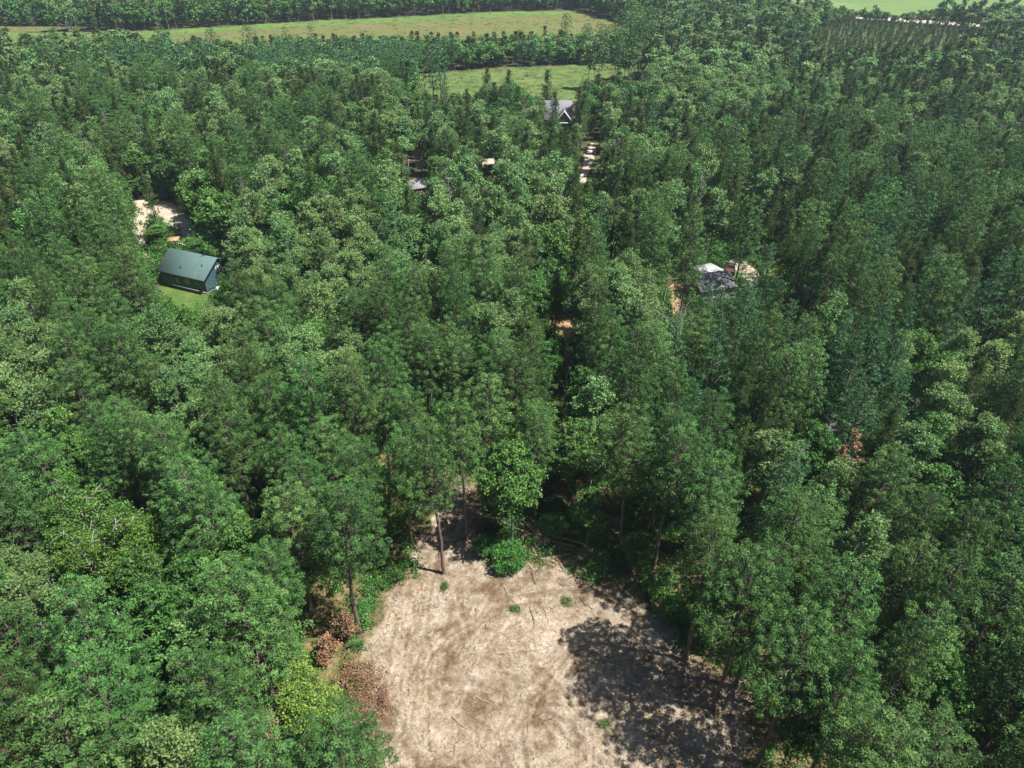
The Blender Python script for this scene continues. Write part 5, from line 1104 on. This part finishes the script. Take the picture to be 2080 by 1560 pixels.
for x in (3.4, 7.4): part('post', h4, lambda g: g.box(x, x + .12, 9.1, 9.22, 0, 2.69), [M_WHITE])
window(h4, 2.0, 3.4, 1.2, 2.2, y=0.3)
X, Y = at(1634, 590, 2.2); h5, _ = gable_house('shed', 'weathered grey shed roof half hidden in the pines at the right', (X - 1, Y, 0), R_(-50), 3.4, 2.6, 2.0, 2.9, S2, shingle('weathered_shingles', (0.18, 0.17, 0.165)), 0.15); h5['category'] = 'shed'

# ------------------------------------------------------------------ vehicles
def vehicle(name, loc, rz, label, cat, paint, pickup=False, Lg=4.6, Wd=1.85, dark=None):
    root = empty(name, loc, rz); tag(root, label, cat); w2 = Wd / 2
    def prism(g, prof, wa, wb=None):
        wb = wb or [wa] * len(prof); n = len(prof); V = [(x, -b, z) for (x, z), b in zip(prof, wb)] + [(x, b, z) for (x, z), b in zip(prof, wb)]
        g.add(V, [(i, (i + 1) % n, (i + 1) % n + n, i + n) for i in range(n)])
        c = len(V); cx = sum(p[0] for p in prof) / n; cz = sum(p[1] for p in prof) / n; m = sum(wb) / n
        for s_, off in ((-1, 0), (1, n)):
            g.add([(cx, s_ * m, cz)] + [(x, s_ * b, z) for (x, z), b in zip(prof, wb)], [(0, i + 1, (i + 1) % n + 1) if s_ > 0 else (0, (i + 1) % n + 1, i + 1) for i in range(n)])
    part('body', root, lambda g: prism(g, [(-Lg / 2, .35), (Lg / 2 - .1, .35), (Lg / 2, .55), (Lg / 2 - .1, .85), (Lg / 2 - 1.1, 1.0), (-Lg / 2 + .1, 1.02), (-Lg / 2, .8)], w2), [paint])
    xa, xb = (-.4, 1.2) if pickup else (-Lg / 2 + .25, 1.25)
    cab = part('cabin', root, lambda g: prism(g, [(xa, 1.003), (xb, 1.003), (xb - .6, 1.55), (xa + .3, 1.58)], w2 - .08, [w2 - .08, w2 - .08, w2 - .25, w2 - .25]), [M_GLASS])
    part('roof', cab, lambda g: g.box(xa + .3, xb - .62, -w2 + .24, w2 - .24, 1.583, 1.62), [dark or paint])
    for sx in (-Lg / 2 + .85, Lg / 2 - .9):
        for sy in (-1, 1):
            wl = part('wheel', root, lambda g: g.tube([(sx, sy * (w2 - .2), .34), (sx, sy * (w2 + .02), .34)], .34, 14), [M_BLACK]); part('rim', wl, lambda g: g.tube([(sx, sy * (w2 + .023), .34), (sx, sy * (w2 + .04), .34)], .2, 10), [M_CHROME])
    for sy in (-1, 1): part('headlight', root, lambda g: g.box(Lg / 2 - .02, Lg / 2 + .012, sy * .6 - .15, sy * .6 + .15, .6, .75), [M_WHITE])
    if pickup: part('bed', root, lambda g: [g.box(-Lg / 2 + .15, -.5, -w2 + .04, -w2 + .12, 1.023, 1.2), g.box(-Lg / 2 + .15, -.5, w2 - .12, w2 - .04, 1.023, 1.2), g.box(-Lg / 2 + .06, -Lg / 2 + .147, -w2 + .04, w2 - .04, 1.023, 1.2)], [M_BLACK])
    return root
vehicle('pickup_truck', (*at(1481, 552), 0.03), R_(75), 'dark red pickup truck with a black top in the shade left of the curved driveway', 'truck', M_RED, True, dark=M_BLACK)
vehicle('parked_car', (*at(272, 514), 0.03), R_(60), 'dark car parked under the trees left of the sandy driveway', 'car', plain('dark_blue_paint', (0.02, 0.03, 0.05), (0.03, 0.04, 0.06), 4, 0.25))
X, Y = at(1198, 312); c = empty('utility_trailer', (X, Y, 0.02), R_(80)); tag(c, 'small red and white trailer standing on the narrow sandy lane', 'trailer')
part('bed', c, lambda g: g.box(-1.1, 1.1, -.65, .65, .5, .62), [M_DECK]); part('side_panel', c, lambda g: [g.box(-1.1, 1.1, -.7, -.653, .5, 1.1), g.box(-1.1, 1.1, .653, .7, .5, 1.1)], [M_RED]); part('end_panel', c, lambda g: g.box(-1.15, -1.103, -.7, .7, .5, 1.25), [M_WHITE])
for sy in (-1, 1): part('wheel', c, lambda g: g.tube([(0, sy * .72, .33), (0, sy * .9, .33)], .33, 14), [M_BLACK])
part('drawbar', c, lambda g: g.tube([(1.1, 0, .5), (2.1, 0, .45)], .04, 6), [M_CHROME])

# ------------------------------------------------------------------ air
HAZE = 0.00018
m, t, out = newmat('haze_air'); v = N(t, 'ShaderNodeVolumePrincipled'); v.inputs['Color'].default_value = (0.72, 0.86, 1.0, 1); v.inputs['Density'].default_value = HAZE; v.inputs['Anisotropy'].default_value = 0.3
t.links.new(v.outputs[0], out.inputs['Volume'])
g = Geo(); g.box(-4300, 4300, -4300, 4300, -1.0, 75.0); hz = link('haze', g.mesh('haze', [m])); tag(hz, 'thin bluish summer haze over the whole wood', 'haze', kind='stuff')
cy.volume_bounces = 0; cy.volume_step_rate = 10; cy.volume_max_steps = 8
